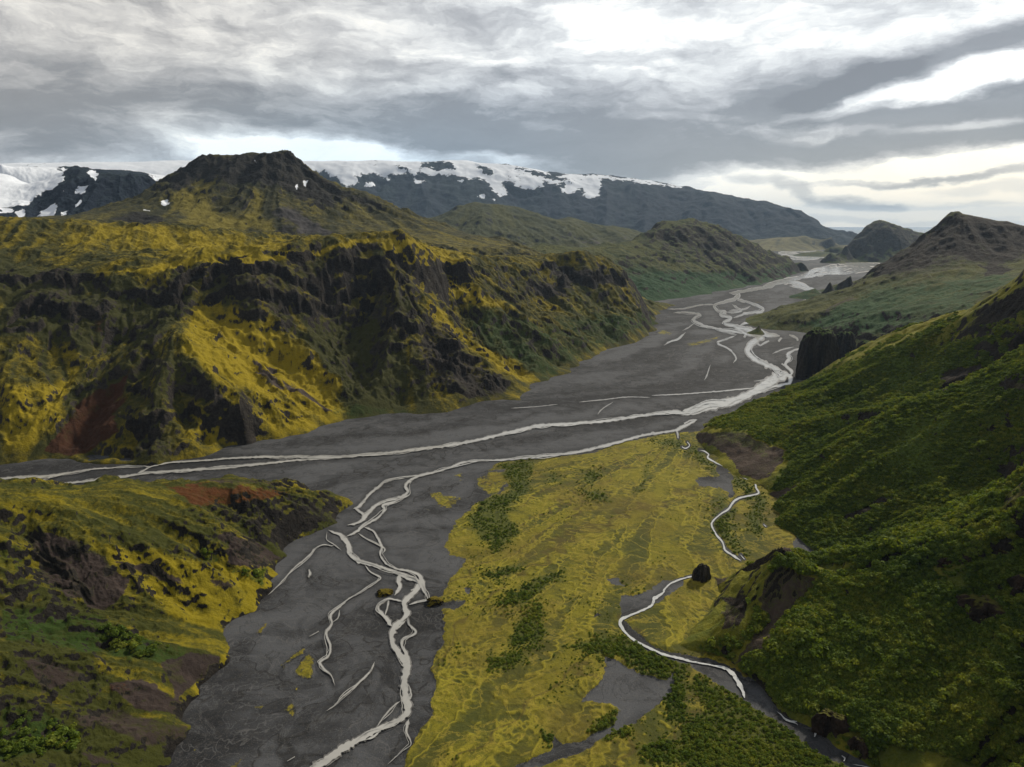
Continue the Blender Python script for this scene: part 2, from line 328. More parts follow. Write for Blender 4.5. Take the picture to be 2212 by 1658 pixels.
# ------------------------------------------------------------------ materials
def terrain_mat(name, moss_hi, moss_lo, green, rock_a, rock_b, scree, fine=1.0, green_on=.5, rust=(.075,.034,.018), snowc=(.78,.82,.88)):
    """fine = size multiplier of the small patterns (1 = a few metres)"""
    mt = bpy.data.materials.new(name); mt.use_nodes = True; q = NT(mt.node_tree)
    P = q.n('ShaderNodeTexCoord').outputs['Object']
    a1 = q.n('ShaderNodeAttribute', attribute_name='cover'); a2 = q.n('ShaderNodeAttribute', attribute_name='streak')
    s1 = q.n('ShaderNodeSeparateColor', {0: a1.outputs['Color']}); s2 = q.n('ShaderNodeSeparateColor', {0: a2.outputs['Color']})
    rock, scr, grn, snow = s1.outputs[0], s1.outputs[1], s1.outputs[2], a1.outputs['Alpha']
    lic, lic2, rst, bri = s2.outputs[0], s2.outputs[1], s2.outputs[2], a2.outputs['Alpha']
    nb = q.noise(P, .012/fine, 5, .6); nm = q.noise(P, .06/fine, 6, .65); nf = q.noise(P, .35/fine, 5, .7); nf2 = q.noise(P, 1.1/fine, 3, .7)
    mval = q.m('ADD', q.m('ADD', q.m('MULTIPLY', nm, .50), q.m('MULTIPLY', lic2, .60)), q.m('ADD', q.m('MULTIPLY', nf, .45), q.m('MULTIPLY', nb, .3)))
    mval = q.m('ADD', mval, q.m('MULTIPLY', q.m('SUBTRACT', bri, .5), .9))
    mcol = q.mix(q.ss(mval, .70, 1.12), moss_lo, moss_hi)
    mcol = q.mix(q.m('MULTIPLY', q.ss(nf2, .58, .70), .55), mcol, tuple(x*.35 for x in moss_lo))
    gcol = q.mix(nf, tuple(x*.45 for x in green), tuple(x*1.5 for x in green))
    def sharp(v, amt, th, wd):
        z = q.m('ADD', v, q.m('MULTIPLY', q.m('SUBTRACT', q.m('ADD', q.m('MULTIPLY', nm, .6), q.m('MULTIPLY', nf, .4)), .5), amt))
        return q.ss(z, th-wd, th+wd)
    col = q.mix(sharp(grn, 1.4, green_on, .16), mcol, gcol)
    sc_c = q.mix(nf, tuple(x*.7 for x in scree), tuple(x*1.25 for x in scree))
    sc_c = q.mix(q.ss(lic2, .45, .75), sc_c, tuple(x*1.5 for x in scree))
    col = q.mix(sharp(scr, .9, .5, .10), col, sc_c)
    col = q.mix(sharp(rst, 1.1, .5, .14), col, q.mix(nf, tuple(x*.5 for x in rust), rust))
    rz = q.m('ADD', rock, q.m('ADD', q.m('MULTIPLY', q.m('SUBTRACT', nm, .5), .55), q.m('ADD', q.m('MULTIPLY', q.m('SUBTRACT', nf, .5), .75), q.m('MULTIPLY', q.m('SUBTRACT', .5, lic2), .55))))
    col = q.mix(q.m('MULTIPLY', q.ss(rz, .24, .48), .5), col, tuple(x*1.2 for x in moss_lo))
    rc = q.mix(q.ss(q.m('ADD', q.m('MULTIPLY', nm, .5), q.m('MULTIPLY', nf, .5)), .38, .64), rock_a, rock_b)
    rkm = q.ss(rz, .44, .62); col = q.mix(rkm, col, rc)
    sn = q.ss(q.m('ADD', snow, q.m('MULTIPLY', q.ss(snow, .03, .3), q.m('ADD', q.m('MULTIPLY', q.m('SUBTRACT', nm, .5), 1.1), q.m('MULTIPLY', q.m('SUBTRACT', lic2, .5), 1.0)))), .44, .60)
    col = q.mix(sn, col, snowc)
    hb = q.m('ADD', q.m('MULTIPLY', nm, 3.0*fine), q.m('ADD', q.m('MULTIPLY', nf, 1.3*fine), q.m('MULTIPLY', nf2, .35*fine)))
    bmp = q.n('ShaderNodeBump', {'Height': hb, 'Strength': q.m('SUBTRACT', 1.0, q.m('MULTIPLY', sn, .8)), 'Distance': q.m('ADD', 1.0, q.m('MULTIPLY', q.m('MAXIMUM', rock, 0.0), 1.3))})
    bs = q.n('ShaderNodeBsdfPrincipled', {'Base Color': col, 'Roughness': .95, 'Normal': bmp.outputs[0]}); bs.inputs['Specular IOR Level'].default_value = .15
    q.n('ShaderNodeOutputMaterial', {0: bs.outputs[0]}); return mt
YM = (.27,.205,.012); YL = (.085,.072,.014)
near_mat = terrain_mat('mossy_slope', (.235,.19,.010), (.045,.050,.009), (.030,.055,.009), (.010,.009,.009), (.034,.030,.025), (.040,.030,.026), rust=(.12,.045,.014))
left_mat = terrain_mat('mossy_cliffs', (.265,.205,.012), (.044,.046,.013), (.034,.058,.016), (.017,.016,.016), (.056,.048,.040), (.050,.040,.036), fine=1.6)
table_mat = terrain_mat('table_mountain_cover', (.19,.160,.03), (.042,.044,.022), (.05,.06,.018), (.018,.018,.017), (.045,.042,.036), (.055,.052,.052), fine=3)
mid_mat = terrain_mat('green_hill_cover', (.095,.095,.025), (.036,.050,.018), (.030,.068,.026), (.018,.016,.013), (.045,.038,.026), (.045,.04,.036), fine=3)
far_haze_mat = terrain_mat('far_mountain_haze_blue', (.018,.030,.036), (.009,.016,.030), (.016,.028,.028), (.006,.011,.023), (.013,.021,.038), (.024,.024,.026), fine=9, snowc=(.80,.85,.92))  # blue of distant haze painted into the ground and rock colours
right_mat = terrain_mat('birch_slope_cover', (.20,.185,.020), (.085,.105,.016), (.085,.125,.018), (.014,.012,.011), (.050,.040,.030), (.060,.045,.035), green_on=.5)
ridge_mat = terrain_mat('right_ridge_cover', (.10,.10,.025), (.045,.055,.02), (.042,.080,.028), (.018,.014,.011), (.045,.036,.026), (.05,.04,.034), fine=1.8)
# ------------------------------------------------------------------ the hills, far to near
# distant bluffs and glacier mountain
D = Hill((-400, 2100), (27, 62), [
 ('C', [(-390,366,50),(0,362,49),(200,357,48.5),(380,353,48),(560,350,47),(664,350,46),(800,347,45),(910,351,45),(960,349,45),(1010,347,45),(1090,354,44),(1150,366,44),(1190,375,44),(1290,378,44),(1404,391,43),(1475,403,43),(1558,421,42),(1641,438,41),(1725,451,40),(1737,466,39.6),(1765,475,39),(1791,490,38),(1835,502,37)]),
 ('R', [(700,400,41),(900,392,41),(1000,396,41),(1150,412,40),(1300,420,40),(1475,440,39)]),
 ('W', [(-390,36,.6),(-100,36,.5),(150,36,.4),(-390,29,-.3),(0,29,-.4),(-300,58,2),(100,58,2)]), ('W', [(380,36,.3),(600,35,.2),(800,34,.1),(1000,34,.1),(1200,34,0),(1400,34,0),(1560,34,0),(1700,35,0),(1780,35,0),(1860,35,-.05)]),
 ('W', [(380,30,-.5),(800,29,-.5),(1200,29,-.5),(1600,29,-.6),(1900,31,-.6),(2000,38,-.7),(2050,46,-.8),(1900,46,-.6)]),
 ('W', [(400,58,2),(900,58,2),(1300,57,1.4),(1600,56,.4),(1800,56,-.4)])], dens=.03)
SN = 'snow'
D.build('glacier_mountain', 1300, 330, far_haze_mat, warp=.5, spur=.25, spw=2.4, gull=.13, rough=.16, seed=3, gw=1.6, terr=.35, terr_h=.7, slope_rock=(.6,1.4), floor=-60, masks=[
 (SN,.86,9,[(-400,330),(380,330),(1000,335),(1180,362),(1190,384),(1300,388),(1304,400),(1290,430),(1262,428),(1255,405),(1235,424),(1212,412),(1220,396),(1170,404),(1130,412),(1090,396),(1108,420),(1080,428),(1050,396),(1030,386),(960,380),(820,376),(840,386),(780,372),(760,410),(748,396),(700,372),(640,372),(400,395),(-400,430)]),
 (SN,1.0,3,[(1190,376),(1300,379),(1404,391),(1475,403),(1475,407),(1400,397),(1300,386),(1200,384)]),
 (SN,.9,4,[(888,386),(915,386),(922,398),(900,398)]),(SN,.9,3,[(985,388),(1003,390),(1000,398),(985,396)]),(SN,.9,3,[(1036,418),(1046,422),(1044,430),(1034,426)]),(SN,.9,2,[(1058,425),(1070,432),(1070,438)]),
 (SN,.9,3,[(790,394),(806,394),(808,406),(792,404)]),
 (SN,-1.3,4,[(910,352),(970,352),(986,364),(950,368),(914,360)]),(SN,-1.2,3,[(1030,356),(1068,370),(1066,380),(1046,374)]),(SN,-1.1,2,[(1112,364),(1180,378),(1240,396),(1150,376)]),(SN,-1.2,2,[(1184,372),(1204,374),(1212,384),(1190,380)]),
 (SN,-1.0,2,[(855,358),(880,366),(886,370),(862,366)]),
 ('rock',.35,20,[(1475,405),(1735,455),(1790,500),(1500,500),(1200,460),(1100,430)])])
BL = Hill((1560, 1900), (26, 36), [
 ('C', [(1570,522,31),(1618,519,31),(1680,512,31),(1740,510,31),(1800,513,31),(1850,522,31)]),
 ('B', [(1560,538),(1618,541),(1700,545),(1760,542),(1820,537),(1880,532)]), ('W', [(x_, 26.3, -.2) for x_ in (1565,1650,1750,1850,1895)]), ('W', [(1560,35,-.2),(1700,35,-.1),(1900,35,-.3),(1900,30,-.2)])], skirt=.03)
BL.build('far_bluffs', 300, 90, terrain_mat('far_bluff_cover', (.20,.18,.08), (.08,.08,.045), (.04,.05,.02), (.03,.03,.03), (.05,.05,.045), (.07,.07,.065), fine=6), warp=.15, gull=.12, rough=.03, seed=31, gw=.6, slope_rock=(.5,1.2), floor=-10)
C1 = Hill((-700, 420), (13, 25), [
 ('C', [(-250,350,20),(-60,358,20),(30,378,19),(75,408,18.5),(110,398,18.5),(135,376,18.3),(153,360,18),(175,368,18),(200,370,18),(227,380,17.5),(247,379,17),(290,379,17),(327,384,17),(350,398,17),(400,420,17)]),
 ('R', [(60,440,17),(100,420,17)]), ('R', [(0,356,23),(120,382,23),(250,396,22),(330,398,21.5),(380,400,22)]),
 ('W', [(-680,14,.7),(-680,19,3.0),(-680,23,3.0)]), ('W', [(-250,14.5,.6),(0,14.5,.7),(150,14.5,.8),(300,14.5,.8),(420,14.5,.7)])])
C1.build('snowy_mountain', 820, 420, far_haze_mat, warp=.25, gull=.12, rough=.07, seed=41, gw=.6, terr=.4, terr_h=.35, slope_rock=(.5,1.2), masks=[
 (SN,.9,12,[(-250,300),(20,340),(110,352),(140,370),(120,398),(80,425),(66,444),(40,440),(0,450),(-250,460)]),
 (SN,.95,4,[(104,404),(140,380),(136,396),(116,412)]),(SN,.9,3,[(163,401),(188,400),(184,418),(166,420),(162,410)]),(SN,.9,3,[(78,470),(96,448),(118,438),(124,452),(108,472),(90,476)]),
 (SN,.9,3,[(160,440),(172,430),(174,438),(164,446)]),(SN,.9,3,[(28,458),(52,450),(56,470),(40,476)]),(SN,.9,3,[(0,448),(30,452),(20,462),(0,462)]),(SN,.8,2,[(134,412),(140,408),(140,420)]),(SN,.9,2,[(134,458),(150,450),(148,460),(136,466)]),
 (SN,.9,3,[(190,372),(205,366),(212,380),(204,392)]),(SN,.95,4,[(316,374),(400,370),(360,392),(340,396),(330,382)]),
 (SN,-.9,4,[(50,446),(70,442),(72,452),(54,454)])])
D2 = Hill((760, 1460), (15, 26), [
 ('C', [(780,500,20),(860,490,20),(940,480,20),(987,450,20),(1021,436,20),(1045,444,20),(1071,441,20),(1121,450,20),(1171,469,20),(1198,476,20),(1228,470,20.5),(1271,485,20.5),(1321,489,20.5),(1371,503,20.5),(1430,512,21)]),
 ('R', [(1100,500,17.5),(1230,515,18),(1340,520,18.5)]),
 ('W', [(760,16,.2),(900,16,.2),(1050,16,.2),(1200,16.2,.1),(1350,16.5,.1),(1460,17,.0)]), ('W', [(760,25,.2),(1000,25,.2),(1200,25,0),(1400,25,-.1),(1460,22,-.1)])])
D2.build('foothill', 520, 220, terrain_mat('foothill_cover', (.085,.085,.025), (.045,.052,.025), (.035,.05,.022), (.024,.024,.022), (.045,.042,.034), (.06,.055,.045), fine=5), warp=.22, spur=.16, spw=1.0, gull=.09, rough=.06, seed=51, gw=.55, slope_rock=(.6,1.3), masks=[('scree',.4,6,c(2,[(1500,690),(1950,660),(1950,700),(1500,720)]))])
# small hill and low knolls beyond the river mouth
F1 = Hill((1680, 2140), (17.5, 30), [
 ('B', [(1771,556),(1808,563),(1841,566),(1901,568),(1980,568),(2080,566)]),
 ('C', [(1795,546,20.2),(1825,529,20.8),(1845,518,21.3),(1868,502,21.7),(1875,489,22),(1901,476,22.2),(1911,478,22.3),(1941,491,22.5),(1988,506,23),(2040,516,23)]),
 ('W', [(1690,17.7,-.2),(1690,20,-.2),(1690,23,-.2),(1690,29,-.2),(1725,19.3,-.2),(1740,20.6,-.2),(1752,21.6,-.18),(1745,23.5,-.2),(1760,18,-.2),(1850,17.7,-.2),(1950,17.7,-.2),(2050,17.7,-.2),(2130,17.7,-.2),(2130,29,-.2),(1735,22,-.15)]), ('W', [(1780,23,-.1),(1850,25,-.1),(1950,26,-.1),(2060,26,-.1),(1760,20,-.15)])], skirt=.03)
F1.build('cone_hill', 360, 240, mid_mat, warp=.10, gull=.06, rough=.05, seed=61, gw=.4, terr=.5, terr_h=.3, slope_rock=(.55,1.1), floor=-10, masks=[('rock',.3,10,[(1871,480),(1911,474),(1990,506),(1900,530),(1830,540)])])
F2 = Hill((1700, 1900), (20, 30), [
 ('B', [(1736,548),(1760,549),(1800,549),(1850,548)]), ('C', [(1741,546,24.2),(1765,541,25),(1795,532,25.5),(1815,534,25.5),(1850,540,26)]), ('W', [(1705,20.3,-.2),(1750,20.3,-.2),(1800,20.3,-.2),(1850,20.3,-.2),(1895,20.3,-.2),(1895,29,-.2),(1800,29.5,-.2),(1705,29,-.2)]), ('W', [(1730,26,-.2),(1800,27,-.2),(1880,27,-.2),(1710,23,-.2)])], skirt=.03)
F2.build('low_knoll', 180, 80, mid_mat, warp=.04, gull=.02, rough=.01, seed=63, gw=.4, floor=-10)
# table mountain
T = Hill((-500, 1300), (6.0, 15), [
 ('C', [(-60,474,7.6),(113,474,7.8),(233,451,8.3),(300,435,8.6),(353,395,8.8),(387,369,8.9),(392,376,8.9),(428,345,9),(434,341,9),(477,338,9),(520,338,9),(554,331,9),(610,331,9),(630,338,9),(664,368,9),(700,397,9),(737,409,9.1),(787,422,9.1),(837,450,9.1),(887,468,9.0),(951,491,8.9),(1004,508,8.8),(1071,518,8.7),(1098,526,8.6)]),
 ('R', [(430,395,8.55),(520,385,8.5),(620,390,8.55)]), ('L', [(380,440,8.0),(450,450,7.9),(550,440,7.9),(650,450,8.0),(780,470,8.2),(330,470,7.4),(870,500,7.9)]),
 ('W', [(-480,6.5,1.0),(-480,7.4,1.08),(-480,10,.5)]), ('W', [(-100,6.7,1.0),(100,6.8,.98),(250,6.9,.93),(400,6.9,.88),(600,6.9,.80),(737,6.9,.78),(850,6.6,.79)]),
 ('R', [(860,525,6.7),(904,524,7.0),(1000,530,7.5),(1097,536,8.0)]), ('R', [(960,545,6.5),(1060,552,7.1),(1137,548,7.8)]),
 ('L', [(1020,575,6.6),(1110,580,7.2),(1200,575,8.0)]),
 ('W', [(-100,11,.4),(100,12,.4),(300,13,.4),(520,13,.4),(800,13,.1),(1000,12.5,0),(1150,11,.0),(1250,9.5,.1),(1290,7,.1),(1100,6.1,.1),(900,6.1,.4),(500,6.1,.6),(100,6.1,.7)])], depth=True)
T.build('table_mountain', 1100, 420, table_mat, warp=.04, spur=.05, spw=.60, gull=.08, rough=.022, bright=.36, rock0=.20, seed=71, gw=.28, lmul=1.6, terr=.0, terr_h=.2, slope_rock=(.95,1.5), masks=[
 ('rock',.50,14,[(390,360),(430,338),(640,328),(720,405),(840,450),(760,440),(700,440),(640,430),(600,400),(560,405),(520,400),(480,395),(440,400),(400,410),(360,410)]),
 ('bright',.35,14,c(1,[(1100,380),(1380,330),(1380,620),(1200,600),(1150,500)])),('bright',.35,12,c(1,[(1640,380),(1700,480),(1780,640),(1400,640),(1380,540),(1600,560)])),
 ('rock',.55,10,c(1,[(660,560),(900,520),(1030,540),(1130,600),(900,590)])),('rock',.5,8,c(1,[(1750,640),(1830,590),(1930,620),(1960,690),(1880,680)])),
 ('scree',.55,14,c(1,[(1780,500),(1880,440),(2000,520),(2211,650),(2211,700),(1950,650),(1850,560),(1790,600)])),('bright',.1,14,c(2,[(0,420),(450,620),(1080,740),(600,780),(0,720)])),
 ('scree',.25,14,c(2,[(0,480),(400,650),(300,700),(0,720)])),
 (SN,1.0,3,[(352,434),(362,430),(368,440),(360,446),(352,440)]),(SN,.9,2,[(316,453),(328,453),(328,456),(316,456)]),(SN,.9,2,[(657,390),(664,390),(663,400),(658,398)]),(SN,.8,2,[(641,400),(646,398),(648,410),(642,408)]),(SN,.8,1.5,[(549,344),(555,350),(558,360),(552,352)])])
# rounded green hill across the river
Bh = Hill((1050, 1800), (8.2, 19), [
 ('B', [(1400,655),(1475,644),(1541,636),(1608,622),(1648,615),(1708,598),(1740,582),(1753,575)]),
 ('C', [(1090,545,10.5),(1137,536,10.8),(1171,529,11),(1221,536,11.3),(1244,536,11.5),(1304,528,12),(1371,518,12.6),(1394,495,13),(1421,482,13.4),(1475,475,14),(1495,475,14.2),(1518,481,14.4),(1548,498,14.6),(1575,508,14.8),(1608,521,15),(1635,535,15.2),(1675,546,15.6),(1708,558,16),(1735,567,16.3)]),
 ('R', [(1400,600,10.4),(1475,610,10.9),(1580,600,12),(1660,590,13.5)]), ('L', [(1200,560,9.8),(1300,560,10.5),(1400,560,11.4),(1490,540,12.6)]),
 ('W', [(1050,9,.4),(1200,8.6,.3),(1300,8.6,.15),(1100,14,.2),(1300,17,0),(1475,18,0),(1600,18,-.1),(1700,18.5,-.2),(1770,17.5,-.2)])], skirt=.03)
Bh.build('rounded_hill', 620, 380, mid_mat, warp=.08, spur=.08, spw=.7, gull=.045, rough=.05, seed=81, gw=.3, terr=.45, terr_h=.22, green=.55, slope_rock=(.6,1.1), floor=-8, bush=0, masks=[
 ('rock',.22,20,[(1390,500),(1420,480),(1520,480),(1580,510),(1640,540),(1560,560),(1440,560),(1380,540)]),
 ('green',.4,16,[(1150,560),(1350,570),(1480,580),(1640,590),(1740,575),(1475,645),(1300,650),(1150,600)]),
 ('green',-.1,8,[(1475,644),(1541,636),(1648,615),(1708,598),(1740,582),(1640,590),(1500,620)])])
# right pointed ridge
G0 = Hill((1700, 2050), (9, 14), [
 ('B', [(1757,628),(1775,634),(1808,637),(1850,637),(1920,634)]), ('C', [(1761,621,10.5),(1791,606,10.9),(1841,595,11.1),(1875,588,11.2),(1950,585,11.4)]), ('W', [(x_, 9.2, -.2) for x_ in (1705,1800,1900,2040)]), ('W', [(1750,12.8,-.1),(1830,13.2,-.15),(1950,13.4,-.1),(1730,11.2,-.15)])], skirt=.03)
G0.build('low_green_hill', 260, 140, mid_mat, warp=.05, gull=.04, rough=.03, seed=88, gw=.25, green=.4, floor=-8)
G1 = Hill((1560, 2560), (4.4, 14), [
 ('B', [(1635,708),(1661,713),(1725,717),(1760,730),(1800,745),(1850,760),(1950,770)]),
 ('R', [(1640,702,6.75),(1675,682,7.3),(1715,659,8.0),(1775,642,8.5),(1828,631,8.7),(1865,606,8.8),(1880,590,8.8)]),
 ('C', [(1880,590,8.8),(1890,577,8.9),(1921,565,9),(1958,536,9.2),(2008,508,9.4),(2035,489,9.4),(2047,478,9.35),(2051,463,9.3),(2068,460,9.3),(2142,478,9.6),(2212,495,9.9),(2350,515,10.5),(2550,540,11)]),
 ('R', [(2050,560,8.3),(2000,620,7.4),(1900,670,6.9),(1800,700,6.6)]), ('L', [(2150,600,7.2),(2212,650,6.2),(2050,680,6.2),(1950,700,6.2)]),
 ('R', [(2200,540,8.9),(2130,590,7.9),(2060,650,6.7)]),
 ('W', [(2212,4.9,.28),(2000,4.9,.16),(2400,4.9,.3),(1850,4.9,.02),(1700,4.9,-.1),(2500,6,.5)]),
 ('W', [(1640,9,-.15),(1750,10.5,-.15),(1850,11.5,-.1),(1950,13,-.1),(2100,13.5,.1),(2300,13.5,.3),(1600,7,-.15)])], skirt=.03)
G1.build('pointed_ridge', 760, 520, ridge_mat, warp=.025, spur=.045, spw=.5, gull=.03, rough=.028, seed=91, gw=.22, terr=.35, terr_h=.16, green=.28, slope_rock=(.7,1.15), floor=-8, masks=[
 ('rock',.45,20,[(2008,505),(2050,455),(2230,480),(2230,560),(2140,575),(2060,560),(1960,590),(1880,600),(1880,575),(1960,530)]),
 ('scree',.35,14,c(3,[(1280,900),(1500,830),(2050,800),(1900,870),(1500,960),(1280,1000)])),
 ('scree',.5,10,c(3,[(880,1150),(1080,1050),(1180,1020),(1000,1130),(900,1200)])),
 ('green',.45,20,c(3,[(1200,1000),(2000,880),(2211,900),(1900,1150),(1500,1300),(1000,1300),(800,1250)])),
 ('rock',.6,8,c(3,[(1930,860),(2120,870),(2080,920),(1960,910)]))])
# the long cliffs on the left
A = Hill((-1300, 1620), (2.5, 10.4), [
 ('B', [(-1280,1160),(-800,1085),(-420,1040),(-250,1022),(-100,1010),(0,1003),(40,999),(87,992),(167,998),(200,1000),(353,999),(387,989),(447,979),(500,959),(547,952),(597,952),(627,942),(674,932),(737,912),(787,906),(887,894),(951,892),(1004,881),(1054,869),(1131,864),(1175,842),(1181,822),(1224,806),(1257,788),(1311,756),(1364,745),(1404,725),(1431,711),(1416,688),(1441,668),(1475,655)]),
 ('R', [(210,600,4.1),(257,585,4.15),(320,570,4.2),(433,561,4.3),(567,555,4.4),(684,545,4.6),(737,532,4.7),(837,521,4.9),(881,518,5.0),(944,535,5.2),(1005,562,5.4)]),
 ('R', [(1020,585,5.7),(1071,572,6.1),(1130,572,6.4),(1198,571,6.7),(1238,552,7.0),(1271,548,7.1),(1301,558,7.1),(1334,577,7.1),(1354,583,7.15)]),
 ('R', [(1198,586,6.6),(1250,584,6.8),(1354,598,7.0)]), ('R', [(1205,612,6.45),(1260,612,6.6),(1345,622,6.75)]),
 ('W', [(-1290,3.3,.6),(-1290,4.3,1.0),(-1290,5.2,.95),(-850,3.6,.7),(-850,4.8,1.0),(-850,6,.9),(-850,2.25,-.25),(-1290,1.6,-.25)]), ('W', [(x_, 2.45, -.25) for x_ in (-420,-250,-100,50,200,350,500)]), ('W', [(600,2.7,-.2),(740,3.0,-.2),(880,3.2,-.2),(1050,3.3,-.2),(1200,3.8,-.2),(1350,4.8,-.2),(1480,6.5,-.2)]),
 ('W', [(433,4.9,.80),(567,5.0,.81),(684,5.2,.84),(800,5.4,.87),(881,5.6,.87)]),
 ('C', [(-400,478,5.5),(-200,478,5.6),(0,478,5.6),(173,480,5.7),(367,488,5.9),(550,506,6.1),(620,510,6.2),(644,522,6.2)]),
 ('L', [(250,555,4.9),(500,546,5.25),(30,575,4.5),(120,550,4.8)]),
 ('R', [(190,560,4.6),(150,520,5.1)]), ('R', [(-30,530,4.9),(-120,560,4.5)]),
 ('R', [(-300,650,3.9),(-100,660,3.8),(0,670,3.8),(100,655,3.8),(190,640,3.9)]), ('R', [(-300,720,3.65),(-100,730,3.55),(0,730,3.55),(120,725,3.6)]),
 ('R', [(300,655,4.0),(440,650,4.02)]), ('R', [(460,700,3.9),(567,690,4.0),(640,700,4.1),(700,690,4.3)]),
 ('R', [(430,640,4.0),(380,690,3.7),(350,725,3.5),(300,800,3.18),(285,870,2.97),(310,950,2.80)]),
 ('R', [(440,760,3.50),(520,880,3.1)]), ('L', [(500,770,3.52),(600,830,3.40)]), ('R', [(690,720,4.2),(730,790,3.9),(755,860,3.6)]),
 ('R', [(850,560,4.85),(862,610,4.6),(880,660,4.42),(872,720,4.2),(930,770,4.02),(1010,810,3.97),(1085,845,3.98)]),
 ('L', [(780,640,4.65),(740,690,4.4),(800,760,4.05),(830,850,3.72)]),
 ('R', [(230,740,3.75),(200,830,3.38),(150,930,3.05)]), ('R', [(60,760,3.5),(40,880,3.08)]),
 ('R', [(1015,600,5.35),(1060,680,5.0),(1130,760,4.65)]), ('R', [(960,640,5.25),(1000,720,4.75),(1080,790,4.35)]),
 ('R', [(1170,640,6.2),(1230,710,5.6)]), ('R', [(1270,640,6.5),(1340,710,5.9)]), ('R', [(1110,620,6.0),(1150,690,5.35)]),
 ('W', [(0,6.7,.85),(200,6.9,.82),(500,7.2,.70),(700,7.2,.62),(900,7.0,.58),(1150,8.0,.40),(1271,8.4,.30),(1354,8.3,.2),(1430,8.8,.0),(1450,9.4,-.1),(-300,6.7,.85),(1000,8.0,.3),(400,9.4,.2),(0,9.4,.2),(800,9.4,.2)]),
 ('W', [(1500,8.6,-.05),(1560,8.5,-.15),(1600,9.4,-.15)])], skirt=.04, dens=.04, depth=True)
